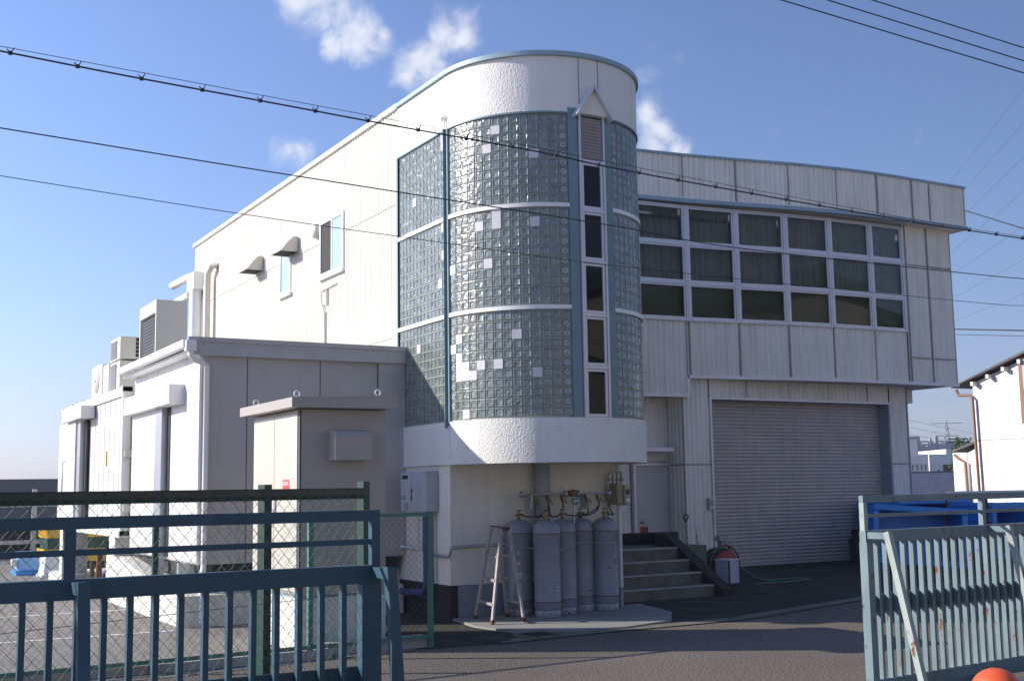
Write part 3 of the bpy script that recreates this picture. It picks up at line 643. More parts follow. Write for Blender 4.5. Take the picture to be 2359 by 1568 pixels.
for x in (8.14, 8.83, 9.03, 9.55):
    mb = MB(); mb.lathe((x, 14.06, 1.625), [(0, -.02), (.045, -.02), (.05, 0), (.045, .02), (0, .02)], 18, ax='x'); mb.lathe((x, 14.06, 1.625), [(0, -.03), (.03, -.03), (.03, .03), (0, .03)], 10, ax='x'); mb.build('flange', M['gal'], mf)
mb = MB(); mb.lathe((8.93, 14.03, 1.63), [(0, -.06), (.04, -.06), (.055, 0), (.04, .06), (0, .06)], 14, ax='x'); mb.build('regulator', M['copper'], mf)
mb = MB(); mb.tube([(8.93, 14.02, 1.6), (8.93, 14.0, 1.45), (8.93, 13.99, 1.35), (8.91, 14.0, 1.15)], .016, 8); mb.lathe((8.94, 13.99, 1.52), [(0, -.04), (.05, -.03), (.05, .02), (0, .03)], 12, ax='y'); mb.build('down_pipe', M['gal'], mf)
for x in (8.27, 9.16): MB().box(x - .012, x + .012, 14.02, 14.19, 1.42, 1.61).build('bracket', M['gal'], mf)
TAPS = [8.30, 8.52, 8.75, 9.15, 9.34, 9.50]
for x in TAPS:
    mb = MB(); mb.tube([(x, 14.05, 1.61), (x, 14.03, 1.56), (x + .005, 14.0, 1.5)], [.018, .022, .014], 8); mb.bar((x + .02, 13.99, 1.56), (x + .045, 13.97, 1.49), .012, .012); mb.build('tap', M['brass'], mf)
CYL = [(8.11, 13.98), (8.30, 13.58), (8.69, 13.80), (9.11, 14.0), (9.42, 13.86)]
VT = [Vector((x, y, 1.36)) for x, y in CYL]
def bez(p0, p1, p2, p3, n=14): return [p0 * (1 - t) ** 3 + p1 * 3 * t * (1 - t) ** 2 + p2 * 3 * t * t * (1 - t) + p3 * t ** 3 for t in [i / n for i in range(n + 1)]]
for x, vi, bend in ((8.30, 1, .1), (8.52, 0, -.1), (8.75, 1, -.05), (9.15, 2, -.25), (9.34, 2, -.2), (9.50, 4, -.12), (9.34, 3, .1), (8.52, 2, .1)):
    a = Vector((x + .005, 14.0, 1.5)); b = VT[vi] + Vector((.05 if bend < 0 else -.05, .11, -.02))
    mb = MB(); mb.tube(bez(a, a + Vector((0, 0, -.18)), b + Vector((bend * -1.6, -.02, -.04)), b), .0085, 6); mb.build('hose', M['black'], mf)

mf.location.y -= .13

# ---- gas cylinders ---------------------------------------------------------------
def cylinder(loc, label):
    c = thing('gas_cylinder', label, 'gas cylinder', loc, 'grey gas cylinders under the manifold'); x, y, z = loc; r = .178
    mb = MB(); prof = [(r - .012, .10), (r, .13), (r, .19)] + [(r + .0035, .195), (r + .0035, .205), (r, .21)] + [(r, 1.07), (r + .0035, 1.075), (r + .0035, 1.085), (r, 1.09), (r, 1.13)]
    for k in range(1, 9): a = R(90 * k / 8); prof.append((.03 + (r - .03) * math.cos(a), 1.13 + .13 * math.sin(a)))
    prof.append((0, 1.262)); mb.lathe(loc, prof, 40); mb.build('tank', M['gas'], c)
    for zb in (.20, 1.08): MB().lathe((x, y, z + zb), [(r + .001, -.006), (r + .0045, -.004), (r + .0045, .004), (r + .001, .006)], 40).build('rust_band', M['rusty'], c)
    mb = MB(); mb.lathe(loc, [(r - .012, .0), (r - .004, .005), (r - .004, .085), (r - .02, .10), (r - .03, .08), (r - .03, 0)], 40)
    mb.build('foot_ring', mat('foot_grey', (.30, .31, .33), .5, var=.1, rust=.25) if 'foot_grey' not in bpy.data.materials else bpy.data.materials['foot_grey'], c)
    for k in range(12):
        a = R(30 * k + 10); MB().lathe((x + (r - .004) * math.cos(a), y + (r - .004) * math.sin(a), z + .05), [(0, .004), (.008, .004), (.011, 0), (.008, -.004), (0, -.004)], 8).build('vent_hole', M['dark'], c) if False else None
    mb = MB()
    for k in range(12):
        a = R(30 * k + 10); mb.tube([(x + (r - .006) * math.cos(a), y + (r - .006) * math.sin(a), z + .05), (x + (r - .002) * math.cos(a), y + (r - .002) * math.sin(a), z + .05)], .009, 8)
    mb.build('vent_holes', M['dark'], c)
    mb = MB(); mb.tube([(x, y, z + 1.255), (x, y, z + 1.28), (x, y, z + 1.36)], [.035, .022, .018], 10); mb.tube([(x - .05, y - .02, z + 1.325), (x + .05, y + .01, z + 1.325)], .016, 8); v = mb.build('valve', M['brass'], c)
    mb = MB(); mb.lathe((x, y, z + 1.37), [(0, 0), (.012, .0), (.034, .004), (.038, .012), (.034, .018), (0, .014)], 12); mb.build('handwheel', M['valveg'], v)
    mb = MB(); mb.lathe((x + .05, y, z + 1.325), [(0, 0), (.015, 0), (.015, .02), (0, .02)], 8, ax='x'); mb.build('cap', M['red'] if False else M['copper'], v)
    return c
c0 = cylinder((CYL[0][0], CYL[0][1], .03), 'leftmost gas cylinder, half hidden behind the stepladder')
labs = ['frontmost gas cylinder, just right of the stepladder', 'third gas cylinder from the left, right behind the frontmost one', 'rear gas cylinder between the third one and the rightmost one', 'rightmost gas cylinder with a vertical row of pale letters, by the white pipe']
cyls = [c0] + [dup(c0, (x, y, .03), l) for (x, y), l in zip(CYL[1:], labs)]
def stencil(ci, body, ang, size, ztop, pitch, m_=None):
    c = cyls[ci]; a = R(ang); r = .1795; nrm = Vector((math.cos(a), math.sin(a), 0)); tan = Vector((-math.sin(a), math.cos(a), 0))
    for k, ch in enumerate(body):
        if ch == ' ': continue
        p = Vector((c.location.x, c.location.y, 0)) + nrm * r + Vector((0, 0, ztop - k * pitch)); text(ch, size, p, tan, (0, 0, 1), m_ or M['ink'], 'stencil_letter', c)
stencil(4, 'HUOVGI SXCNH NXL', -70, .045, .95, .046)
stencil(0, 'LPガス', -122, .085, .86, .15)
stencil(1, 'LPG 50 KG GAS', -72, .035, .92, .05)
mb = MB()
pts = [(7.85, 14.05, .98), (7.95, 13.83, .95), (8.1, 13.79, .93), (8.14, 13.5, .9), (8.3, 13.39, .885), (8.46, 13.47, .89), (8.6, 13.62, .92), (8.75, 13.63, .94), (8.88, 13.75, .96), (9.05, 13.81, .96), (9.2, 13.83, .95), (9.3, 13.70, .945), (9.45, 13.67, .945), (9.59, 13.78, .95), (9.62, 13.95, 1.0), (9.9, 14.1, 1.05)]
mb.tube(pts, .006, 6); solo(mb, 'safety_chain', M['gal'], 'thin pale chain looped round the gas cylinders at mid height', 'chain')

# ---- stepladder -----------------------------------------------------------------
ld = thing('stepladder', 'paint worn folding stepladder standing by the leftmost gas cylinder', 'ladder', (7.6, 13.6, 0))
T1, T2 = Vector((7.56, 13.76, 1.20)), Vector((7.56, 13.50, 1.19)); Bs = Vector((.12, 0, -.01))
fr = [[(Vector((7.43, 13.98, .03)), T1), (Vector((7.28, 13.25, .03)), T2)], [(Vector((7.88, 13.93, .03)), T1 + Bs), (Vector((7.74, 13.25, .03)), T2 + Bs)]]
for f_ in fr:
    (a, at_), (b, bt) = f_
    for p, q in f_:
        rl = MB().bar(p, q, .05, .028, (q - p).cross(Vector((1, 0, 0)))).build('rail', M['wood'], ld)
        MB().bar(p - (q - p).normalized() * .004, p + (q - p).normalized() * .05, .058, .036, (q - p).cross(Vector((1, 0, 0)))).build('foot', M['rusty'], rl)
    for k in (.2, .45, .7):
        MB().bar(a.lerp(at_, k), b.lerp(bt, k), .03, .045, (0, 0, 1)).build('rung', M['wood'], ld)
    MB().bar(at_, bt, .03, .06, (0, 0, 1)).build('top_rung', M['wood'], ld)
for p in (T1, T2): MB().bar(p + Vector((-.01, 0, .005)), p + Bs + Vector((.01, 0, .005)), .05, .035, (0, 0, 1)).build('hinge', M['rusty'], ld)

# ---- hose reel, box, shovels, bins -------------------------------------------------
mb = MB(); hb = thing('metal_box', 'small pale metal box standing in front of the hose reel', 'box', (13.35, 16.0, 0))
hx, hy = 13.33, 15.95
dx, dy = Vector((.87, .3, 0)).normalized(), Vector((-.3, .87, 0)).normalized()
mb.obox((hx, hy, .26), dx * .165, dy * .14, Vector((0, 0, .19))); mb.build('body', mat('chipped_white', (.42, .44, .52), .6, rust=.25), hb)
for i in (-1, 1):
    for j in (-1, 1):
        p = Vector((hx, hy, 0)) + dx * .16 * i + dy * .135 * j; MB().bar(p, p + Vector((0, 0, .45)), .02, .02).build('corner_rail', M['rusty'], hb)
MB().obox((hx, hy, .458), dx * .175, dy * .15, Vector((0, 0, .008))).build('lid', M['pipew'], hb)
hr = thing('hose_reel', 'red hose reel wound with green hose beside the shutter', 'hose reel', (13.75, 16.6, 0))
c = Vector((13.62, 16.5, .34))
for o in (-.14, .14):
    mb = MB(); mb.lathe(c + Vector((o * .3, -o, 0)) , [(0, -.01), (.235, -.01), (.25, 0), (.235, .01), (0, .01)], 30, ax='y'); mb.build('flange', M['orange'] if False else M['red'], hr)
mb = MB()
for k in range(7): o = -.11 + .037 * k; mb.tube([c + Vector((o * .3 + (.26 + .012 * (k % 2)) * math.cos(R(a)), -o, (.26 + .012 * (k % 2)) * math.sin(R(a)))) for a in range(0, 361, 15)], .018, 6, cap=False)
mb.build('coiled_hose', M['green'], hr)
MB().tube([c + Vector((.33 * math.cos(R(a)), -.15, .33 * math.sin(R(a)))) for a in range(-40, 221, 15)], .018, 8).build('frame_hoop', M['copper'], hr)
MB().bar(c + Vector((-.25, 0, -.34)), c + Vector((-.2, 0, 0)), .03, .03).build('stand', M['red'], hr)
MB().bar(c + Vector((.25, 0, -.34)), c + Vector((.2, 0, 0)), .03, .03).build('stand', M['red'], hr)
mb = MB(); mb.tube(bez(Vector((13.9, 16.3, .3)), Vector((14.2, 16.0, .0)), Vector((14.4, 16.3, .03)), Vector((15.2, 16.4, .03)), 16) + bez(Vector((15.2, 16.4, .03)), Vector((15.7, 16.3, .03)), Vector((15.2, 15.7, .03)), Vector((13.9, 15.9, .03)), 16)[1:], .012, 6)
solo(mb, 'garden_hose', M['green_l'], 'green garden hose lying in a loop on the paving right of the metal box', 'hose')
mb = MB(); pp = Vector((14.55, 18.4, 0))
fa = thing('water_tap', 'tap post with green hose against the corrugated pillar left of the shutter', 'tap', (14.75, 17.6, 0))
p = Vector((14.35, 17.3, 0)); MB().box(p.x - .05, p.x + .05, p.y - .05, p.y + .05, 0, .72, b=.01).build('post', M['conc'], fa)
MB().box(p.x - .12, p.x + .08, p.y - .09, p.y + .05, .70, .78).build('shelf', M['pipeg'], fa)
MB().tube([p + Vector((0, -.06, .62)), p + Vector((.05, -.12, .62)), p + Vector((.06, -.13, .55)), p + Vector((.08, -.12, .3))], .02, 8).build('spout', M['black'], fa)
MB().tube([p + Vector((.06, -.12, .6)), p + Vector((.14, -.12, .5)), p + Vector((.16, -.1, .15)), p + Vector((.05, -.1, .02))], .012, 6).build('hose', M['green_l'], fa)
for i, (x, y, hz, lab) in enumerate(((13.35, 17.0, 1.18, 'shovel with a dark D grip leaning behind the step kerb'), (13.62, 17.05, .98, 'shovel with a pale D grip leaning behind the step kerb'))):
    s_ = thing('shovel', lab, 'shovel', (x, y, 0)); h = M['black'] if i == 0 else M['pipew']
    MB().tube([(x, y, .3), (x - .03, y + .02, hz - .12)], .015, 8).build('shaft', M['wood'], s_)
    b = Vector((x - .03, y + .02, hz - .12)); MB().tube([b, b + Vector((-.055, 0, .1)), b + Vector((-.055, 0, .13)), b + Vector((.055, 0, .13)), b + Vector((.055, 0, .1)), b], .012, 6).build('grip', h, s_)
    MB().prism([(x - .1, y, .3), (x - .11, y, .08), (x, y, .01), (x + .11, y, .08), (x + .1, y, .3)], (0, .012, 0)).build('blade', M['gal'], s_)
sw = thing('switch_box', 'small steel shutter switch box on the corrugated pillar beside the shutter', 'switch', (15.8, YW - .1, 1.25))
MB().box(15.74, 15.86, YW - .09, YW - .01, 1.22, 1.46, b=.008).build('box', M['gal'], sw); MB().box(15.76, 15.84, YW - .10, YW - .09, 1.3, 1.42).build('cover', M['pipeg'], sw)
bn = thing('waste_bin', 'dark ribbed bin at the right foot of the shutter', 'bin', (19.3, 18.7, 0))
mb = MB(); prof = []
for k in range(8): prof += [(.19 + .004 * k, .06 * k), (.2 + .004 * k, .06 * k + .03)]
mb.lathe((19.3, 18.7, .0), [(0, 0)] + prof + [(.23, .5), (.2, .5)], 24); mb.build('body', mat('dark_teal_bin', (.02, .045, .06), .6), bn)
MB().lathe((19.3, 18.7, .5), [(.23, 0), (.225, .03), (.17, .05), (.16, .2), (.17, .22), (0, .24)], 24).build('cap', M['dark'], bn)

# ---- blue fish tubs on their sides ---------------------------------------------------
def tub(x, y, wx, wy, h, label, z=0.15, rot=0, face=(0, -1)):
    tb = thing('blue_tub', label, 'plastic tub', (x, y, 0), 'blue tubs stacked beyond the right gate')
    ca, sa = math.cos(R(rot)), math.sin(R(rot)); X = Vector((ca, sa, 0)); Y = Vector((-sa, ca, 0)); O = Vector((x, y, z)); Z = Vector((0, 0, 1)); t_ = .07
    def ob(mb, a0, a1, b0, b1, c0, c1): mb.obox(O + X * (a0 + a1) / 2 + Y * (b0 + b1) / 2 + Z * (c0 + c1) / 2, X * (a1 - a0) / 2, Y * (b1 - b0) / 2, Z * (c1 - c0) / 2)
    mb = MB(); ob(mb, 0, wx, wy - t_, wy, 0, h); ob(mb, 0, t_, 0, wy - t_, 0, h); ob(mb, wx - t_, wx, 0, wy - t_, 0, h); ob(mb, t_, wx - t_, 0, wy - t_, h - t_, h); ob(mb, t_, wx - t_, 0, wy - t_, 0, t_)
    o = mb.build('shell', M['crate'], tb); bv = o.modifiers.new('b', 'BEVEL'); bv.width = .02; bv.segments = 2; bv.limit_method = 'ANGLE'
    mb = MB(); ob(mb, -.03, wx + .03, -.06, 0, h - .10, h + .03); ob(mb, -.03, wx + .03, -.06, 0, -.03, .10); ob(mb, -.03, .10, -.06, 0, .10, h - .10); ob(mb, wx - .10, wx + .03, -.06, 0, .10, h - .10)
    o = mb.build('rim', M['crate'], tb); bv = o.modifiers.new('b', 'BEVEL'); bv.width = .03; bv.segments = 3
    mb = MB()
    n = int(wx / .16)
    for k in range(n): ob(mb, .1 + k * .16, .13 + k * .16, .0, wy - .05, h, h + .025)
    for k in range(int(h / .2)): ob(mb, wx, wx + .025, .02, wy - .03, .12 + k * .2, .15 + k * .2); ob(mb, -.025, 0, .02, wy - .03, .12 + k * .2, .15 + k * .2)
    for k in range(int(wy / .22)): ob(mb, wx, wx + .022, .1 + k * .22, .13 + k * .22, .05, h - .05); ob(mb, -.022, 0, .1 + k * .22, .13 + k * .22, .05, h - .05)
    mb.build('ribs', M['crate'], tb)
    mb = MB(); ob(mb, .1, .3, .1, wy - .1, -z, 0); ob(mb, wx - .3, wx - .1, .1, wy - .1, -z, 0); mb.build('feet', M['crate_d'], tb)
    return tb
t0_ = tub(18.2, 17.3, 1.85, .8, 1.12, 'nearest blue tub, open side to the road, behind the right gate end post', rot=-30)
t0_.rotation_euler = (0, R(5), 0)
tub(20.95, 16.6, 1.1, 1.3, 1.08, 'blue tub second from the shutter, just right of the nearest tub', rot=-6)
tub(22.15, 16.7, 1.2, 1.3, 1.06, 'third blue tub in the row, right of the upper post of the right gate', rot=-4)
tub(23.5, 16.9, 1.2, 1.3, 1.04, 'blue tub at the right edge of the photo', rot=-3)
tub(20.0, 18.2, 2.1, 1.3, 1.18, 'rear blue tub between the shutter and the front row of tubs', rot=-4)
mb = MB(); mb.bevbox(21.4, 23.0, 14.7, 14.8, .86, 1.0, .01); 

# ---- cold store shed ------------------------------------------------------------------
sh = thing('insulated_shed', 'grey insulated panel shed with a white gutter beside the glass block tower', 'shed', (5.7, 17.6, 0))
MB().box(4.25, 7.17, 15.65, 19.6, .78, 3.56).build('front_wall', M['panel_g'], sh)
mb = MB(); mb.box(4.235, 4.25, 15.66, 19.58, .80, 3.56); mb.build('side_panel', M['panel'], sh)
for y in (16.4, 17.2, 18.0, 18.8): MB().box(4.2335, 4.236, y, y + .006, .8, 3.56).build('panel_joint', M['pipeg'], sh)
for x in (4.86, 5.9, 6.77): MB().box(x, x + .012, 15.6475, 15.651, .8, 3.52).build('panel_joint', M['grille'], sh)
mb = MB(); mb.box(4.05, 7.18, 15.55, 15.65, 3.52, 3.74); mb.box(4.03, 7.18, 15.53, 15.56, 3.70, 3.76); mb.box(6.78, 7.18, 15.60, 15.65, .8, 3.52); mb.build('fascia', mat('lilac_grey_trim', (.44, .42, .43), .4), sh)
mb = MB(); mb.prism([(4.05, 15.6, 3.70), (7.17, 15.6, 3.73), (7.17, 15.6, 3.75), (4.05, 15.6, 3.72)], (0, 4.0, 0))
for k in range(14): y = 15.9 + k * .27; mb.box(4.04, 7.1, y, y + .02, 3.72, 3.76)
mb.build('roof', M['gal'], sh)
mb = MB(); mb.box(3.95, 4.06, 15.5, 19.62, 3.61, 3.71, b=.015); mb.box(4.06, 4.25, 15.6, 19.6, 3.56, 3.60); mb.build('gutter', M['white'], sh)
mb = MB(); mb.box(3.98, 4.12, 15.44, 15.56, 3.56, 3.70, b=.01); mb.tube([(4.06, 15.5, 3.58), (4.06, 15.5, 3.5), (4.12, 15.52, 3.45), (4.25, 15.6, 3.42), (4.30, 15.6, 3.38), (4.30, 15.6, .75)], .038, 10); mb.tube([(4.30, 15.6, .75), (4.28, 15.58, .68), (4.26, 15.53, .62), (4.26, 15.5, .05)], .04, 10); mb.build('downpipe', M['white'], sh)
MB().box(4.22, 4.262, 15.655, 15.70, .8, 3.56).build('corner_trim', M['alu'], sh)
MB().box(4.02, 4.25, 16.47, 19.35, 2.94, 3.21, b=.006).build('door_rail_cover', M['white'], sh)
d = MB().box(4.15, 4.20, 17.75, 19.3, .82, 2.94).build('sliding_door', M['panel'], sh)
MB().box(4.145, 4.15, 18.9, 19.0, 1.85, 2.15).build('notice', M['inkw'], d)
MB().box(4.14, 4.24, 17.35, 17.75, .82, 2.94).build('door_edge', M['pipeg'] if False else mat('steel_grey', (.40, .42, .46), .35, metal=.4), sh)
MB().box(4.222, 4.234, 17.2, 17.35, .82, 2.94).build('gasket', M['black'], sh)
MB().box(3.98, 7.16, 15.5, 20.2, 0, .76).build('foundation', M['concw'], sh) if False else None
mb = MB(); mb.prism([(4.0, 15.5, 0), (4.0, 15.5, .40), (4.0, 16.3, .44), (4.0, 19.2, .72), (4.0, 20.3, .74), (4.0, 20.3, 0)], (3.1, 0, 0)); mb.build('concrete_base', M['concw'], sh)
MB().box(4.27, 7.1, 15.7, 19.5, .6, .78).build('floor_frame', M['dark'], sh)
for y in (15.9, 17.3): MB().box(4.05, 4.2, y, y + .08, .44, .8).build('anchor', M['gal'], sh)

# ---- container --------------------------------------------------------------------------
ct = thing('refrigerated_container', 'white ribbed cold container on blocks left of the shed', 'container', (5.3, 22.6, .2))
MB().box(4.13, 6.5, 19.8, 25.5, 1.05, 3.36).build('body', M['panel'], ct)
mb = MB(); mb.box(4.09, 6.52, 19.76, 25.54, 3.30, 3.445); mb.box(4.09, 6.52, 19.76, 25.54, 1.03, 1.15); mb.box(4.09, 4.22, 19.76, 19.86, 1.15, 3.30); mb.box(4.09, 4.22, 25.42, 25.54, 1.15, 3.30); mb.build('frame', M['white'], ct)
mb = MB()
for k in range(13): y = 20.1 + k * .42; mb.box(4.122, 4.13, y, y + .012, 1.15, 3.3)
mb.build('rib', M['pipew'], ct)
for y, z in ((19.76, 3.36), (25.4, 3.36), (19.76, 1.04), (25.4, 1.04)): MB().box(4.075, 4.25, y, y + .14, z, z + .1, b=.01).build('corner_casting', M['ac'], ct)
MB().box(4.25, 4.36, 19.745, 19.76, 1.16, 3.28).build('gasket', M['black'], ct)
MB().box(4.36, 6.3, 19.74, 19.76, 1.18, 3.2).build('end_door', M['cab_shade'], ct)
for z in (1.42, 2.3, 3.02): 
    h = MB().box(4.12, 4.62, 19.70, 19.745, z, z + .12, b=.005).build('hinge', M['ac'], ct); MB().lathe((4.44, 19.70, z + .06), [(0, -.01), (.03, -.01), (.03, 0)], 12, ax='y').build('bolt', M['dark'], h)
MB().box(3.86, 4.10, 22.15, 24.0, 3.08, 3.30, b=.006).build('door_rail_cover', M['pipew'], ct)
d = MB().box(3.95, 4.03, 23.15, 24.9, 1.2, 3.08).build('sliding_door', M['panel'], ct)
mb = MB(); mb.tube([(3.94, 24.0, 1.63), (3.88, 24.0, 1.63), (3.88, 24.0, 2.35), (3.94, 24.0, 2.35)], .014, 8); mb.build('handle', M['gal'], d)
MB().box(3.98, 4.07, 22.82, 23.15, 1.2, 3.08).build('door_edge', bpy.data.materials['steel_grey'], ct)
MB().box(4.06, 4.09, 22.66, 22.82, 1.2, 3.08).build('gasket', M['black'], ct)
MB().box(4.112, 4.12, 21.1, 21.24, 2.2, 2.45).build('notice', mat('faded_yellow', (.6, .48, .2), .6), ct)
mb = MB(); mb.box(4.112, 4.12, 21.75, 22.4, 3.02, 3.2); 
for y in (20.25, 25.0): MB().box(4.05, 4.5, y - .35, y + .1, .2 if y > 21 else .74, 1.03).build('support_block', M['concw'], ct)
MB().box(4.0, 6.4, 24.4, 26.0, 0, .2).build('base_slab', M['concw'], ct)
for k, y in enumerate((23.4, 23.9, 24.5, 25.1)): MB().box(4.2, 4.6, y, y + .25, 3.445, 3.50 + .02 * (k % 2)).build('roof_bracket', M['pipeg'], ct)
# condensers on the roof
def grille(par, mb_fn): pass
c1 = thing('cooling_condenser', 'tall ivory condenser box with a dark mesh intake above the shed gutter', 'condenser', (4.9, 20.5, 3.45))
mb = MB(); mb.box(4.62, 5.14, 19.9, 21.1, 4.72, 4.93); mb.box(4.62, 5.14, 19.9, 21.1, 3.45, 4.03); mb.box(4.62, 5.14, 19.9, 19.95, 4.03, 4.72); mb.box(4.62, 5.14, 21.05, 21.1, 4.03, 4.72); mb.box(5.1, 5.14, 19.95, 21.05, 4.03, 4.72); mb.build('casing', M['ac'], c1)
mb = MB(); mb.prism([(4.68, 21.03, 4.03), (4.68, 19.97, 4.03), (4.68, 19.97, 4.70), (4.68, 21.03, 4.70)], (.02, 0, 0)); g_ = mb.build('intake_mesh', M['grille'], c1)
mb = MB()
for k in range(22): y = 19.98 + k * .048; mb.box(4.665, 4.68, y, y + .006, 4.03, 4.70)
for k in range(12): z = 4.05 + k * .055; mb.box(4.66, 4.668, 19.97, 21.03, z, z + .005)
mb.build('mesh_wires', M['pipeg'], c1)
def acunit(z0, z1, name_lab, y0=22.1, y1=22.95):
    c = thing('outdoor_unit', name_lab, 'air conditioner', (4.8, 22.5, z0), 'stacked outdoor units on the container roof')
    MB().box(4.50, 5.35, y0, y1, z0, z1, b=.02).build('casing', M['ac'], c)
    mb = MB()
    for k in range(int((z1 - z0 - .06) / .03)): mb.box(4.48, 4.50, y0 + .25, y1 - .05, z0 + .04 + k * .03, z0 + .052 + k * .03)
    mb.build('front_louvre', M['pipeg'], c)
    mb = MB()
    for k in range(5):
        for j in range(3): mb.box(4.78 + j * .14, 4.90 + j * .14, y0 - .008, y0, z0 + .04 + k * (z1 - z0 - .05) / 5, z0 + .04 + (k + .8) * (z1 - z0 - .05) / 5)
    mb.build('coil_opening', M['dark'], c)
acunit(3.46, 4.13, 'lower louvred outdoor unit of the stack on the container roof'); acunit(4.16, 4.57, 'upper louvred outdoor unit of the stack on the container roof')
c3 = thing('fan_unit', 'white outdoor unit with a round fan at the far end of the container roof', 'air conditioner', (4.8, 24.6, 3.5))
MB().box(4.58, 4.98, 24.15, 25.15, 3.66, 4.28, b=.03).build('casing', M['white'], c3)
mb = MB(); mb.lathe((4.57, 24.62, 3.97), [(0, -.02), (.24, -.012), (.26, 0)], 28, ax='x'); f_ = mb.build('fan_guard', mat('tan_guard', (.42, .38, .32), .6), c3)
MB().lathe((4.545, 24.62, 3.97), [(0, -.01), (.03, -.01), (.03, .01)], 12, ax='x').build('hub', M['white'], f_)
MB().box(4.6, 5.3, 23.6, 24.1, 3.5, 4.22, b=.02).build('side_box', M['ac'], c3); MB().box(4.6, 4.98, 24.2, 25.1, 3.45, 3.66).build('stand', M['pipeg'], c3)
c4 = MB(); c4.box(5.5, 6.2, 20.5, 21.2, 3.45, 4.2, b=.02)
for k in range(4): c4.box(5.55 + k * .15, 5.66 + k * .15, 20.49, 20.5, 3.9, 4.12, 1)
solo(c4, 'small_condenser', [M['ac'], M['dark']], 'small ivory unit peeping out behind the tall condenser', 'condenser')

# ---- electrical cabinet --------------------------------------------------------------------
cb = thing('electrical_cabinet', 'tall beige outdoor power cabinet with a sloping lid and lifting eyes', 'cabinet', (4.93, 13.1, 0))
MB().box(4.43, 5.44, 12.35, 13.95, 0, .57).build('plinth', M['concw'], cb)
MB().box(4.45, 5.44, 12.35, 13.95, .60, 2.60).build('body', M['cab_shade'], cb)
MB().box(4.47, 5.42, 12.38, 13.92, .57, .60).build('base_channel', M['trim_d'], cb)
for (y0, y1) in ((12.42, 13.18), (13.19, 13.94)):
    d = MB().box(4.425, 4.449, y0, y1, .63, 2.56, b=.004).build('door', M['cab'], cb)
    if y0 < 13: 
        MB().box(4.405, 4.425, 13.10, 13.14, 1.45, 1.62).build('handle', M['gal'], d)
        MB().box(4.420, 4.4245, 12.66, 12.87, 1.73, 1.80 + .04).build('warning_plate', mat('warning_red', (.62, .05, .03), .5), d)
        text('変電設備', .048, (4.4185, 12.765, 1.795), (0, -1, 0), (0, 0, 1), M['inkw'], 'lettering', d)
mb = MB(); mb.prism([(4.28, 12.18, 2.61), (4.28, 12.18, 2.715), (5.52, 12.18, 2.765), (5.52, 12.18, 2.64), (5.45, 12.18, 2.61)], (0, 1.86, 0)); mb.build('lid', M['cab_shade'], cb)
for (x, y) in ((4.42, 12.42), (5.38, 12.42), (4.42, 13.85), (5.38, 13.85)):
    zc = 2.72 + (x - 4.28) * .04; mb = MB(); mb.tube([(x + .032 * math.cos(R(a)), y, zc + .045 + .032 * math.sin(R(a))) for a in range(0, 361, 20)], .008, 6, cap=False); mb.build('lifting_eye', M['pipew'], cb)
mb = MB(); pr = [(12.35, 2.37), (12.22, 2.37), (12.16, 2.35), (12.13, 2.30), (12.13, 2.04), (12.35, 2.04)]
mb.prism([(4.76, y, z) for y, z in pr], (.43, 0, 0)); mb.build('vent_cover', M['cab_shade'], cb)
MB().box(4.43, 4.45, 12.352, 12.40, .6, 2.6).build('edge_trim', M['grille'], cb)

# ---- fences and gates ------------------------------------------------------------------------
tf = thing('wire_fence', 'tall dark green chain link fence behind the left sliding gate', 'fence', (2.0, 6.37, 0))
A = Vector((.40, 5.652, 0)); B = Vector((2.844, 6.732, 0)); d = (B - A).normalized(); n_ = Vector((d.y, -d.x, 0))
mb = MB(); mb.bar(A + Vector((0, 0, 1.717)), B + Vector((0, 0, 1.717)), .005, .04, (0, 0, 1)); mb.bar(A + n_ * .018 + Vector((0, 0, 1.70)), B + n_ * .018 + Vector((0, 0, 1.70)), .04, .004, (0, 0, 1)); mb.build('top_rail', M['brownr'], tf)
MB().bar(A - n_ * .012 + Vector((0, 0, 1.672)), B - n_ * .012 + Vector((0, 0, 1.672)), .03, .015, (0, 0, 1)).build('top_wire_bar', M['green'], tf)
for t_, h in ((.705, 1.745), (1.0, 1.76), (0, 1.74)):
    p = A.lerp(B, t_) - n_ * .03; po = MB().obox(p + Vector((0, 0, h / 2)), d * .027, n_ * .027, Vector((0, 0, h / 2))).build('post', M['green'], tf)
mb = MB(); chain(mb, A, d, (B - A).length, .08, 1.70, w=.04, r=.0021); mb.build('mesh', M['mesh'], tf)
mb = MB()
for z in (1.1, .45): mb.tube([A + Vector((0, 0, z)), B + Vector((0, 0, z))], .0022, 4)
mb.build('tension_wire', M['mesh'], tf)
mb = MB()
for k in range(8):
    p = A.lerp(B, .06 + k * .125) + n_ * .024 + Vector((0, 0, 1.70)); mb.tube([p, p + Vector((0, 0, .012)) + n_ * .008], .004, 5)
mb.build('bolts', M['brass'], tf)
ff = thing('low_wire_fence', 'low light green chain link fence in front of the power cabinet', 'fence', (3.6, 11.85, 0))
A = Vector((.4, 11.63, 0)); B = Vector((5.82, 11.96, 0)); d = (B - A).normalized(); n_ = Vector((d.y, -d.x, 0)); LL = (B - A).length
MB().bar(A + Vector((0, 0, 1.44)), B + Vector((0, 0, 1.44)), .04, .03, (0, 0, 1)).build('top_rail', M['green_l'], ff)
MB().bar(A + Vector((0, 0, .12)), B + Vector((0, 0, .12)), .04, .03, (0, 0, 1)).build('bottom_rail', M['green_l'], ff)
for x, m_ in ((2.775, 'green'), (4.38, 'green_l'), (5.80, 'green_l'), (.9, 'green')):
    p = A + d * ((x - A.x) / d.x); MB().obox(p + Vector((0, 0, .735)), d * .026, n_ * .026, Vector((0, 0, .735))).build('post', M[m_], ff)
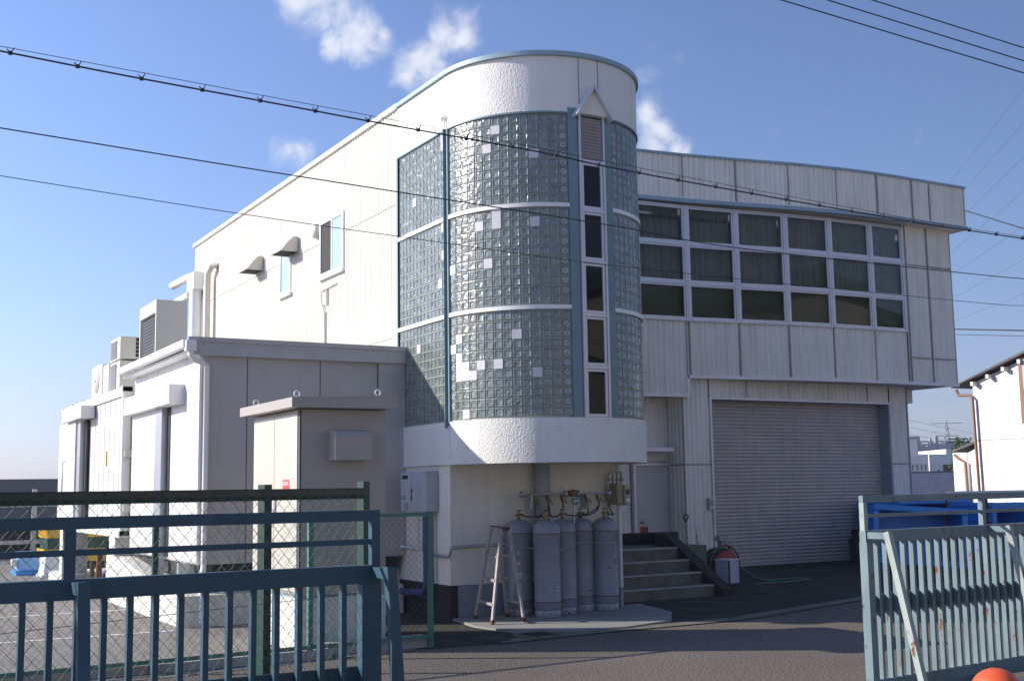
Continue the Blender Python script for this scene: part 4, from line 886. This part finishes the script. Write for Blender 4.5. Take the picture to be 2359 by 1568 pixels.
mb = MB(); chain(mb, A, d, LL, .13, 1.43, w=.0375, r=.0021); mb.build('mesh', M['mesh'], ff)
mb = MB(); mb.box(4.6, 5.8, 11.98, 12.2, 0, .12); mb.box(.2, 4.6, 11.8, 12.0, 0, .09); solo(mb, 'low_kerb', M['conc'], 'low concrete kerb under the light green wire fence', 'kerb')

def gate(label, P0, ang, u0, u1, ends, uprights, braces, paint, spacing=.114, seed=1, lit=M['gateb']):
    a = R(ang); g = Vector((math.cos(a), math.sin(a), 0)); n = Vector((math.sin(a), -math.cos(a), 0)); Z = Vector((0, 0, 1)); P = Vector((P0[0], P0[1], 0))
    G = thing('sliding_gate', label, 'gate', P, 'rusty blue sliding gates')
    def ob(mb, c0, c1, o0, o1, z0, z1): mb.obox(P + g * (c0 + c1) / 2 + n * (o0 + o1) / 2 + Z * (z0 + z1) / 2, g * (c1 - c0) / 2, n * (o1 - o0) / 2, Z * (z1 - z0) / 2); return mb
    ob(MB(), u0, u1, -.02, .02, 1.552, 1.606).build('top_rail', paint, G)
    ob(MB(), u0, u1, -.008, .010, 1.435, 1.463).build('middle_rail', paint, G)
    ob(MB(), u0, u1, -.03, .03, 1.245, 1.334).build('beam', paint, G)
    ob(MB(), u0, u1, -.038, -.030, .70, .84).build('mid_band', paint, G)
    ob(MB(), u0, u1, -.03, .03, .07, .20).build('bottom_beam', paint, G)
    for (e, w_) in ends: ob(MB(), min(e, e + w_), max(e, e + w_), -.036, .036, .07, 1.245).build('end_post', paint, G); s_ = 1 if w_ > 0 else -1; ob(MB(), min(e, e + s_ * .045), max(e, e + s_ * .045), -.022, .022, 1.334, 1.552).build('upper_post', M['rustp'] if seed == 2 else paint, G)
    for u in uprights: ob(MB(), u - .025, u + .025, -.022, .022, 1.334, 1.552).build('upper_post', paint, G)
    first = None; u = (u1 - .19) if ends[0][0] > 1 else u0 + .16
    s_ = -1 if ends[0][0] > 1 else 1
    while u0 + .03 < u < u1 - .03:
        if first is None: first = ob(MB(), u - .013, u + .013, -.024, .018, .20, 1.245).build('baluster', paint, G); uf = u
        else:
            b = first.copy(); COL.objects.link(b); b.parent = G; b.location = first.location + g * (u - uf)
        u += s_ * spacing
    for (u, bo) in braces:
        mb = MB(); ob(mb, u - .02, u + .035, .03, .20, 1.275, 1.325); b = mb.build('brace_arm', paint, G)
        p = P + g * u + n * .21 + Z * 1.33; q = P + g * u + n * bo + Z * .04
        mb = MB(); mb.bar(p, q, .05, .05, n); mb.build('brace_leg', M['rustp'] if seed == 2 else paint, G)
    return G
gate('dark blue sliding gate on the left in front of the tall wire fence', (2.43, 5.605), 0, -2.43, 2.43 - 2.43 if False else 0.0001, [(0, -.10)], [-1.49], [(-.03, .40), (-1.47, .40)], M['gateb2'], seed=1) if False else None
GL = gate('dark blue sliding gate on the left in front of the tall wire fence', (0, 5.605), 0, -.9, 2.43, [(2.43, -.10)], [.945], [(2.40, .42), (.97, .42)], M['gateb2'], seed=1)
GR = gate('faded light blue sliding gate on the right with rusty end post', (7.02, 6.765), 6, 0, 5.2, [(0, .075)], [1.62], [(.03, .5), (1.66, .5)], M['gateb'], seed=2)
# rear lower rail of the right gate seen below it
a = R(6); g = Vector((math.cos(a), math.sin(a), 0)); n = Vector((math.sin(a), -math.cos(a), 0)); P = Vector((7.02, 6.765, 0))
mb = MB(); mb.bar(P + g * .1 + n * .42 + Vector((0, 0, .07)), P + g * 5.2 + n * .42 + Vector((0, 0, .07)), .1, .1, (0, 0, 1))
for k in range(5): q = P + g * (.1 + k * 1.2); mb.bar(q + n * .03 + Vector((0, 0, .1)), q + n * .37 + Vector((0, 0, .1)), .05, .05, (0, 0, 1))
mb.build('outrigger_rail', M['gateb'], None); o = bpy.data.objects['outrigger_rail']; 
for v in o.data.vertices: v.co -= GR.location
o.parent = GR
# orange buoy
by = at(2292, 1537, 7.0)
bz = thing('orange_bollard', 'orange round topped plastic bollard at the foot of the right gate', 'bollard', (by.x, by.y, 0)); c = Vector((by.x, by.y, 0)); h = by.z
mb = MB(); mb.lathe(c, [(.15, .04), (.15, h - .22), (.145, h - .13)] + [(.145 * math.cos(R(a)), h - .13 + .13 * math.sin(R(a))) for a in range(15, 91, 15)], 32); mb.build('body', M['orange'], bz)
mb = MB(); mb.lathe(c, [(.25, 0), (.25, .03), (.16, .045)], 32); mb.build('base', M['black'], bz)

# ---- things at the far left -------------------------------------------------------------------
sw_ = MB(); sw_.box(-70, 60, 45, 46, 0, 2.31); solo(sw_, 'sea_wall', M['sea'], 'long grey concrete sea wall closing the yard at the far left', 'wall')
mb = MB()
gr_ = thing('guard_rail', 'grey steel guard rail with posts in front of the sea wall', 'guard rail', (4, 35, 0))
for z in (1.42, .42): MB().box(-30, 9, 34.95, 35.05, z, z + .1).build('rail', M['gal'], gr_)
for x in (-10, -6, -2, 1.5, 4.95, 8.4): MB().box(x - .06, x + .06, 34.9, 35.0, 0, 1.9).build('post', M['gal'], gr_)
mb = MB(); mb.box(-30, 9, 36.0, 40, 0, .95); solo(mb, 'net_pile', M['dark'], 'long dark heap of nets behind the guard rail', 'nets')
def openbox(mb, x0, x1, y0, y1, z0, z1, t_=.03):
    mb.box(x0, x1, y0, y0 + t_, z0, z1); mb.box(x0, x1, y1 - t_, y1, z0, z1); mb.box(x0, x0 + t_, y0 + t_, y1 - t_, z0, z1); mb.box(x1 - t_, x1, y0 + t_, y1 - t_, z0, z1); mb.box(x0 + t_, x1 - t_, y0 + t_, y1 - t_, z0, z0 + t_)
yl = thing('yellow_crate', 'yellow fish crate on top of a dark green crate in the yard', 'crate', (5, 29.5, .75))
mb = MB(); openbox(mb, 4.4, 5.8, 29.0, 30.2, .75, .95)
for k in range(12): mb.box(4.385, 4.40, 29.05 + k * .1, 29.08 + k * .1, .77, .93)
for k in range(16): mb.box(4.44 + k * .085, 4.47 + k * .085, 28.985, 29.0, .77, .93)
mb.build('shell', M['yellow'], yl); mb = MB(); openbox(mb, 4.36, 5.84, 28.96, 30.24, .95, .98, .08); mb.build('rim', M['yellow'], yl)
gc = thing('green_crate', 'dark green crate under the yellow fish crate', 'crate', (5, 29.5, .5)); mb = MB(); openbox(mb, 4.42, 5.75, 29.03, 30.1, .5, .745); mb.build('shell', M['green'], gc); mb = MB(); openbox(mb, 4.40, 5.77, 29.01, 30.12, .70, .74, .06); mb.build('rim', M['green'], gc)
yc2 = thing('stacked_crate', 'lowest crate of the stack, mustard yellow and partly hidden by the pale tub', 'crate', (5, 29.5, .0)); mb = MB(); openbox(mb, 4.35, 5.7, 29.05, 30.1, .2, .495); mb.build('shell', M['yellow'], yc2); MB().box(4.4, 5.7, 29.1, 30.0, 0, .2).build('base', M['dark'], yc2)
pb = thing('pale_tub', 'upturned pale blue tub on the yard below the yellow crate', 'tub', (4.0, 27.3, 0))
def taper(mb, x0, x1, y0, y1, z0, z1, s_):
    cx, cy = (x0 + x1) / 2, (y0 + y1) / 2; T = [(x0, y0), (x1, y0), (x1, y1), (x0, y1)]; mb.add([(x, y, z0) for x, y in T] + [(cx + (x - cx) * s_, cy + (y - cy) * s_, z1) for x, y in T], [(3, 2, 1, 0), (4, 5, 6, 7)] + [(i, (i + 1) % 4, 4 + (i + 1) % 4, 4 + i) for i in range(4)])
mb = MB(); taper(mb, 4.02, 4.72, 26.9, 27.6, .02, .44, .86); o = mb.build('body', M['foam'], pb); bv = o.modifiers.new('b', 'BEVEL'); bv.width = .04; bv.segments = 3
MB().box(3.99, 4.75, 26.87, 27.63, .0, .06, b=.01).build('rim', M['foam'], pb)
bb = thing('blue_barrel', 'sky blue plastic tote left of the pale tub', 'tote', (3.5, 26.5, 0)); mb = MB(); taper(mb, 3.66, 4.1, 27.9, 28.6, .1, .5, .95); o = mb.build('body', M['bluep'], bb); bv = o.modifiers.new('b', 'BEVEL'); bv.width = .03; bv.segments = 2; MB().box(3.62, 4.14, 27.86, 28.64, 0, .1, b=.01).build('base', M['crate'], bb); MB().box(3.54, 3.66, 27.95, 28.15, .2, .36, b=.02).build('lid_latch', M['pipew'], bb)
mb = MB(); 
for k in range(5): mb.tube([(4.35 + k * .06, 21.9 + .1 * k, .1 + .04 * k), (4.1 + k * .1, 21.2, .35 + .05 * k), (4.3 + k * .07, 20.6, .62)], .05 + .01 * (k % 2), 8)
mb.lathe((4.2, 21.6, .0), [(.5, 0), (.42, .15), (.3, .25), (.1, .32), (0, .33)], 16)
solo(mb, 'tarpaulin', M['cloth'], 'crumpled navy tarpaulin heaped under the container end', 'tarpaulin')
mb = MB(); mb.tube([(3.92, 20.55, .05), (3.95, 20.55, .75)], .05, 8); mb.tube([(3.88, 20.9, .05), (3.9, 20.9, .6)], .04, 8); solo(mb, 'rusty_pipe', M['rusty'], 'short rusty pipe stubs standing beside the concrete base', 'pipe')

# ---- house, plant and town on the right -----------------------------------------------------------
hs = thing('white_house', 'white sided building with dark eaves and brown downpipes at the right edge', 'house', (30, 22, 0))
XH = 30
MB().prism([(XH, 24.19, 0), (XH, 24.15, 4.66), (XH, 20.6, 5.75), (XH, 17.0, 4.7), (XH, 17.0, 0)], (7, 0, 0)).build('wall', M['wallw'], hs)
mb = MB(); mb.prism([(XH - .25, 24.75, 4.56), (XH - .25, 24.75, 4.60), (XH - .25, 20.6, 5.92), (XH - .25, 16.6, 4.7), (XH - .25, 16.6, 4.62), (XH - .25, 20.6, 5.82)], (7.4, 0, 0)); mb.build('roof', M['roofd'], hs)
mb = MB()
for k in range(6):
    t_ = .08 + k * .15; y = 24.3 - 3.7 * t_; z = 4.56 + 1.14 * t_; mb.box(XH - .22, XH, y - .05, y + .05, z - .08, z + .04)
mb.build('purlin_end', M['ac'], hs)
mb = MB(); mb.box(XH - .008, XH, 17.1, 24.15, 2.92, 2.95); mb.box(XH - .006, XH, 23.2, 23.215, 0, 5.0); mb.build('siding_joint', M['far2'], hs)
mb = MB(); mb.tube([(XH - .1, 24.68, 4.5), (XH - .1, 24.6, 4.33), (XH - .1, 24.2, 4.3), (XH - .1, 24.1, 4.2), (XH - .1, 24.05, 0)], .045, 10); mb.build('downpipe', M['copper'], hs)
wv = MB().box(XH - .1, XH, 20.5, 22.45, 3.35, 5.35).build('window_bay', M['copper'], hs); MB().box(XH - .12, XH - .1, 20.6, 22.3, 4.35, 5.2).build('pane', M['frost'], wv); MB().box(XH - .12, XH - .1, 20.6, 22.3, 3.45, 4.25).build('shutter', M['grille'], wv)
ln = thing('lean_to', 'low white lean to with a brown downpipe left of the white house', 'shed', (31, 25, 0))
MB().prism([(XH + .6, 24.95, 0), (XH + .6, 24.95, 2.60), (XH + .6, 24.2, 2.9), (XH + .6, 24.2, 0)], (5, 0, 0)).build('wall', M['wallw'], ln)
MB().prism([(XH + .45, 25.45, 2.62), (XH + .45, 25.45, 2.68), (XH + .45, 24.2, 3.06), (XH + .45, 24.2, 3.0)], (5, 0, 0)).build('roof', M['roofd'], ln)
MB().tube([(XH + .5, 25.4, 2.55), (XH + .5, 25.2, 2.4), (XH + .5, 25.0, 2.3), (XH + .5, 24.95, 0)], .045, 8).build('downpipe', M['copper'], ln)
pr_ = thing('pipe_rack', 'thin white pipe on short stands running behind the blue tubs', 'pipe', (28, 24, 0))
MB().tube([at(2175, 1135, 24), at(2290, 1133, 24.5), at(2380, 1131, 25)], .035, 8).build('pipe', M['pipew'], pr_)
for x in (2178, 2270): q = at(x, 1135, 24.2); MB().tube([(q.x, q.y, 0), q], .03, 6).build('stand', M['rusty'], pr_)
def slab(name, px0, px1, py0, d, th, m_, label, cat, win=None, solo_=True):
    a = at(px0, py0, d); b = at(px1, py0, d); zt = max(a.z, 1); a.z = b.z = 0; u = (b - a); uu = u.normalized(); f = Vector((-uu.y, uu.x, 0))
    th_ = thing(name, label, cat, a)
    MB().prism([a, b, b + Vector((0, 0, zt)), a + Vector((0, 0, zt))], f * th).build('wall', m_, th_)
    for (w0, w1, z0, z1) in (win or []):
        p0 = a + u * w0; p1 = a + u * w1; MB().prism([p0 + Vector((0, 0, zt * z0)), p1 + Vector((0, 0, zt * z0)), p1 + Vector((0, 0, zt * z1)), p0 + Vector((0, 0, zt * z1))], -f * .1).build('window', M['dark'], th_)
    return th_
slab('warehouse', 2060, 2216, 1090, 60, 20, M['far2'], 'low grey shed roofed warehouse just beyond the factory corner', 'building')
slab('white_block', 2050, 2137, 1047, 130, 30, M['far1'], 'white flat roofed block with small slit windows in the distance', 'building', [(.56, .575, .64, .78), (.68, .695, .64, .78), (.80, .815, .64, .78), (.90, .915, .64, .78)])
slab('white_annex', 2139, 2228, 1046, 150, 30, M['far1'], 'white annex with dark paired windows right of the flat roofed block', 'building', [(.20, .25, .45, .62), (.35, .6, .56, .75), (.68, .82, .56, .75)])
slab('roof_house', 2178, 2214, 1034, 175, 12, M['far1'], 'small white rooftop house above the distant annex', 'building')
slab('tank_house', 2092, 2112, 1012, 260, 14, M['far1'], 'pale tower block with chimneys at the left of the distant works', 'building')
q = at(2231, 1130, 50); mb = MB(); mb.lathe((q.x, q.y, 0), [(.55, 0), (.55, 1), (.55, q.z + 1.6), (0, q.z + 1.65)], 24); solo(mb, 'white_tank', M['far1'], 'small white tank left of the lean to downpipe', 'tank')
# chemical works: racks, columns, pipes
cw = thing('chemical_works', 'hazy blue grey chemical works of pipe racks and columns on the horizon', 'factory', at(2150, 1100, 300) * 1)
cw.location.z = 0
mb = MB(); rnd = random.Random(5)
def wp(px, z, d=300): 
    p = at(px, 1100, d); return Vector((p.x, p.y, z))
def zt(py, d=300): return at(2150, py, d).z
for px in range(2104, 2216, 7): h = zt(1012 + rnd.uniform(-6, 14) + (px - 2104) * .06); mb.bar(wp(px, 0), wp(px, h), .6, .6); mb.bar(wp(px, 0, 308), wp(px, h, 308), .5, .5)
for py in range(1016, 1100, 8): mb.bar(wp(2104, zt(py)), wp(2216, zt(py)), .35, .5)
for k in range(40):
    px = rnd.uniform(2104, 2205); z0 = zt(rnd.uniform(1035, 1090)); mb.bar(wp(px, z0), wp(px + 7, z0 + 2.6), .2, .2)
mb.build('pipe_rack', M['plant'], cw)
mb = MB()
for k in range(34): px = rnd.uniform(2106, 2212); z0 = zt(rnd.uniform(1025, 1085)); c_ = wp(px, z0, 304); mb.obox(c_, Vector((rnd.uniform(.5, 1.8), 0, 0)), Vector((0, 1, 0)), Vector((0, 0, rnd.uniform(.4, 1.3))))
mb.build('vessel', M['far1'], cw)
mb = MB()
for px in (2096, 2101, 2106, 2112, 2118, 2160): p = wp(px, 0, 265); mb.tube([p, Vector((p.x, p.y, at(px, 1004, 265).z))], .5, 8)
mb.build('chimney', M['plant'], cw)
MB().obox(wp(2160, zt(1060), 314), CR * 14 - Vector((0, 0, CR.z * 14)), Vector((0, .5, 0)), Vector((0, 0, zt(1022) / 2 - 1))).build('equipment_mass', M['far2'], cw)
# pylon
py_ = thing('pylon', 'faint lattice transmission pylon above the chemical works', 'pylon', (0, 0, 0)); pc = at(2187, 1100, 520); pc.z = 0; py_.location = pc
H = at(2187, 966, 520).z; ux = Vector((CR.x, CR.y, 0)).normalized(); mb = MB()
for s_ in (-1, 1):
    mb.bar(pc + ux * 4.5 * s_, pc + ux * 1 * s_ + Vector((0, 0, H * .75)), .3, .3); mb.bar(pc + ux * 1 * s_ + Vector((0, 0, H * .75)), pc + Vector((0, 0, H)), .25, .25)
for k in range(9):
    z0, z1 = H * k / 10, H * (k + 1) / 10; w0, w1 = max(4.5 - 3.5 * (k / 7.5), .7), max(4.5 - 3.5 * ((k + 1) / 7.5), .7)
    mb.bar(pc - ux * w0 + Vector((0, 0, z0)), pc + ux * w1 + Vector((0, 0, z1)), .18, .18); mb.bar(pc + ux * w0 + Vector((0, 0, z0)), pc - ux * w1 + Vector((0, 0, z1)), .18, .18)
for k, (z, w_) in enumerate(((.95, 7), (.76, 5), (.60, 6.5))): mb.bar(pc - ux * w_ + Vector((0, 0, H * z)), pc + ux * w_ + Vector((0, 0, H * z)), .3, .3)
mb.build('lattice', M['plant'], py_)
pol = MB(); q = at(2210, 1100, 120); pol.tube([(q.x, q.y, 0), (q.x, q.y, at(2210, 1006, 120).z)], .2, 8)
for py in (1010, 1018): z = at(2210, py, 120).z; pol.bar(Vector((q.x, q.y, z)) - ux * 1, Vector((q.x, q.y, z)) + ux * 1, .12, .12)
solo(pol, 'utility_pole', M['conc_d'], 'distant concrete utility pole with cross arms left of the lean to', 'pole')
tr = thing('far_tree', 'dark green tree behind the lean to roof', 'tree', (0, 0, 0)); q = at(2222, 1100, 70); q.z = 0; tr.location = q; rnd = random.Random(3)
MB().tube([q, q + Vector((0, 0, 3))], [.15, .08], 8).build('trunk', M['roofd'], tr)
mb = MB()
for k in range(900):
    r_ = rnd.random() ** .5; a_ = rnd.uniform(0, 6.28); zz_ = rnd.uniform(1.2, 4.3); rr_ = r_ * (.9 - .25 * abs(zz_ - 2.6)); c_ = q + Vector((rr_ * math.cos(a_), rr_ * math.sin(a_), zz_)); e1 = Vector((rnd.uniform(-1, 1), rnd.uniform(-1, 1), rnd.uniform(-1, 1))).normalized() * .1; e2 = e1.orthogonal().normalized() * .07; mb.add([c_ - e1, c_ - e2, c_ + e1, c_ + e2], [(0, 1, 2, 3)])
mb.build('crown', M['leaf'], tr)

# ---- building across the road (behind the photographer; the windows mirror it)
wh = thing('opposite_warehouse', 'large cream corrugated warehouse with a green gabled roof across the road', 'warehouse', (46, -20, 0))
wm = mat('weathered_warehouse_siding', (.50, .46, .38), .8, var=.1, dirt=.2)
MB().prism([(32, -17, 0), (60, -17, 0), (60, -17, 11.2), (46, -17, 13.8), (32, -17, 11.2)], (0, -25, 0)).build('wall', wm, wh)
MB().prism([(31.5, -16.4, 11.1), (46, -16.4, 13.8), (60.5, -16.4, 11.1), (60.5, -16.4, 12.0), (46, -16.4, 14.8), (31.5, -16.4, 12.0)], (0, -26, 0)).build('roof', mat('green_roof', (.05, .13, .09), .6), wh)
wh = thing('opposite_shed', 'low cream corrugated shed next to the large warehouse across the road', 'warehouse', (8, -20, 0))
mb = MB()
for k in range(3):
    x = -22 + k * 18; mb.prism([(x, -16, 0), (x + 18, -16, 0), (x + 18, -16, 5.6), (x + 9, -16, 8.0), (x, -16, 5.6)], (0, -20, 0))
mb.build('wall', wm, wh)
mb = MB()
for k in range(3):
    x = -22 + k * 18; mb.prism([(x + .1, -15.5, 5.65), (x + 9, -15.5, 8.02), (x + 17.9, -15.5, 5.65), (x + 17.9, -15.5, 5.95), (x + 9, -15.5, 8.4), (x + .1, -15.5, 5.95)], (0, -21, 0))
mb.build('roof', bpy.data.materials['green_roof'], wh)

# ---- overhead wires ---------------------------------------------------------------------------------
def wire(pts, y, rad, label, name='overhead_cable', group=None, sub=10):
    P3 = []
    for (px, py) in pts:
        d = pdir(px, py); t_ = y / d.y; P3.append(CAMP + d * t_)
    # extend both ends, smooth
    P3 = [P3[0] + (P3[0] - P3[1]) * 1.5] + P3 + [P3[-1] + (P3[-1] - P3[-2]) * .8]
    fine = []
    for i in range(len(P3) - 1):
        p0, p1, p2, p3 = P3[max(i - 1, 0)], P3[i], P3[i + 1], P3[min(i + 2, len(P3) - 1)]
        for k in range(sub):
            t_ = k / sub; fine.append(.5 * ((2 * p1) + (p2 - p0) * t_ + (2 * p0 - 5 * p1 + 4 * p2 - p3) * t_ * t_ + (3 * p1 - p0 - 3 * p2 + p3) * t_ ** 3))
    fine.append(P3[-1]); return fine
def addwire(pts, y, rad, label, **k):
    fine = wire(pts, y, rad, label); mb = MB(); mb.tube(fine, rad, 6, cap=False); o = solo(mb, 'overhead_cable', M['cable'], label, 'cable', 'overhead cables'); return o, fine
W2 = [(0, 118), (290, 175), (640, 240), (880, 285), (1240, 350), (1411, 387), (1643, 430), (1928, 481), (2161, 520), (2358, 550)]
WT = [(0, 107), (290, 161), (640, 227), (880, 272), (1240, 341), (1411, 375), (1643, 420), (1928, 473), (2161, 515), (2358, 546)]
cb_ = thing('messenger_cable', 'thick black overhead cable with small clips, the topmost one crossing the tower', 'cable', (5, 10, 4.9), 'overhead cables')
f2 = wire(W2, 10, .01, ''); fT = wire(WT, 10, .004, '')
MB().tube(f2, .0076, 6, cap=False).build('cable', M['cable'], cb_); MB().tube(fT, .003, 5, cap=False).build('support_wire', M['cable'], cb_)
acc = 0; mb = MB(); last = f2[0]; step = .52; nxt = step; run = 0
for a_, b_ in zip(f2, f2[1:]):
    seg = (b_ - a_).length
    while run + seg > nxt:
        p = a_.lerp(b_, (nxt - run) / seg); mb = MB(); mb.tube([p + Vector((0, 0, -.005)), p + Vector((.02, 0, .03)), p + Vector((.028, 0, .05))], .005, 5); mb.tube([p, p + Vector((-.028, 0, .03))], .005, 5); mb.obox(p, (.016, 0, 0), (0, .014, 0), (0, 0, .014)); mb.build('clip', M['cable'], cb_); nxt += step
    run += seg
addwire([(0, 295), (490, 375), (920, 443), (1411, 520), (1698, 571), (2240, 631), (2358, 642)], 10, .0055, 'thin black twisted cable crossing below the clipped cable')
addwire([(0, 405), (550, 492), (920, 545), (1460, 617), (2240, 696), (2358, 704)], 10, .0034, 'thinnest grey wire, lowest of the wires crossing the building')
def wire2(p, q, d0, d1, rad, label, sag=0):
    a_, b_ = at(*p, d0), at(*q, d1); pts = [a_.lerp(b_, t_ / 12) - Vector((0, 0, sag * (1 - (2 * t_ / 12 - 1) ** 2))) for t_ in range(-2, 15)]; mb = MB(); mb.tube(pts, rad, 5, cap=False); return solo(mb, 'overhead_cable', M['cable'], label, 'cable', 'overhead cables')
wire2((1790, -2), (2358, 169), 17, 18, .010, 'lowest of the three parallel wires in the top right corner')
wire2((1893, -3), (2358, 141), 17.5, 18.4, .010, 'middle of the three parallel wires in the top right corner')
wire2((1990, -5), (2358, 111), 18, 18.8, .010, 'highest of the three parallel wires in the top right corner')
wire2((2150, 463), (2400, 540), 40, 32, .018, 'dark cable leaving the right end of the front parapet')
wire2((2100, 756), (2400, 762), 46, 36, .022, 'thick dark cable behind the right end wall of the factory')
wire2((2100, 768), (2400, 775), 46, 36, .010, 'thin wire just below the thick dark cable at the right end wall')
for k in range(7):
    wire2((2150, 470 + k * 48), (2400, 150 + k * 85), 240, 180, .02, '%s faint power line slanting across the sky at the right edge' % ('first', 'second', 'third', 'fourth', 'fifth', 'sixth', 'seventh')[k])
for k in range(4):
    wire2((2080, 965 + k * 17), (2260, 1002 + k * 12), 420, 520, .06, '%s distant power line below the pylon top' % ('highest', 'second highest', 'third highest', 'lowest')[k])

# ---- air ---------------------------------------------------------------------------------------------
mb = MB(); mb.box(-920, 920, -920, 920, -1, 70); hz_o = mb.build('haze', []); hz_o['kind'] = 'stuff'
hm = bpy.data.materials.new('haze_air'); hm.use_nodes = True; t = hm.node_tree; t.nodes.clear(); o = node(t, 'ShaderNodeOutputMaterial'); pv = node(t, 'ShaderNodeVolumePrincipled')
pv.inputs['Color'].default_value = (.82, .88, 1, 1); pv.inputs['Density'].default_value = .0005; pv.inputs['Anisotropy'].default_value = .2; t.links.new(pv.outputs[0], o.inputs['Volume']); hz_o.data.materials.append(hm)
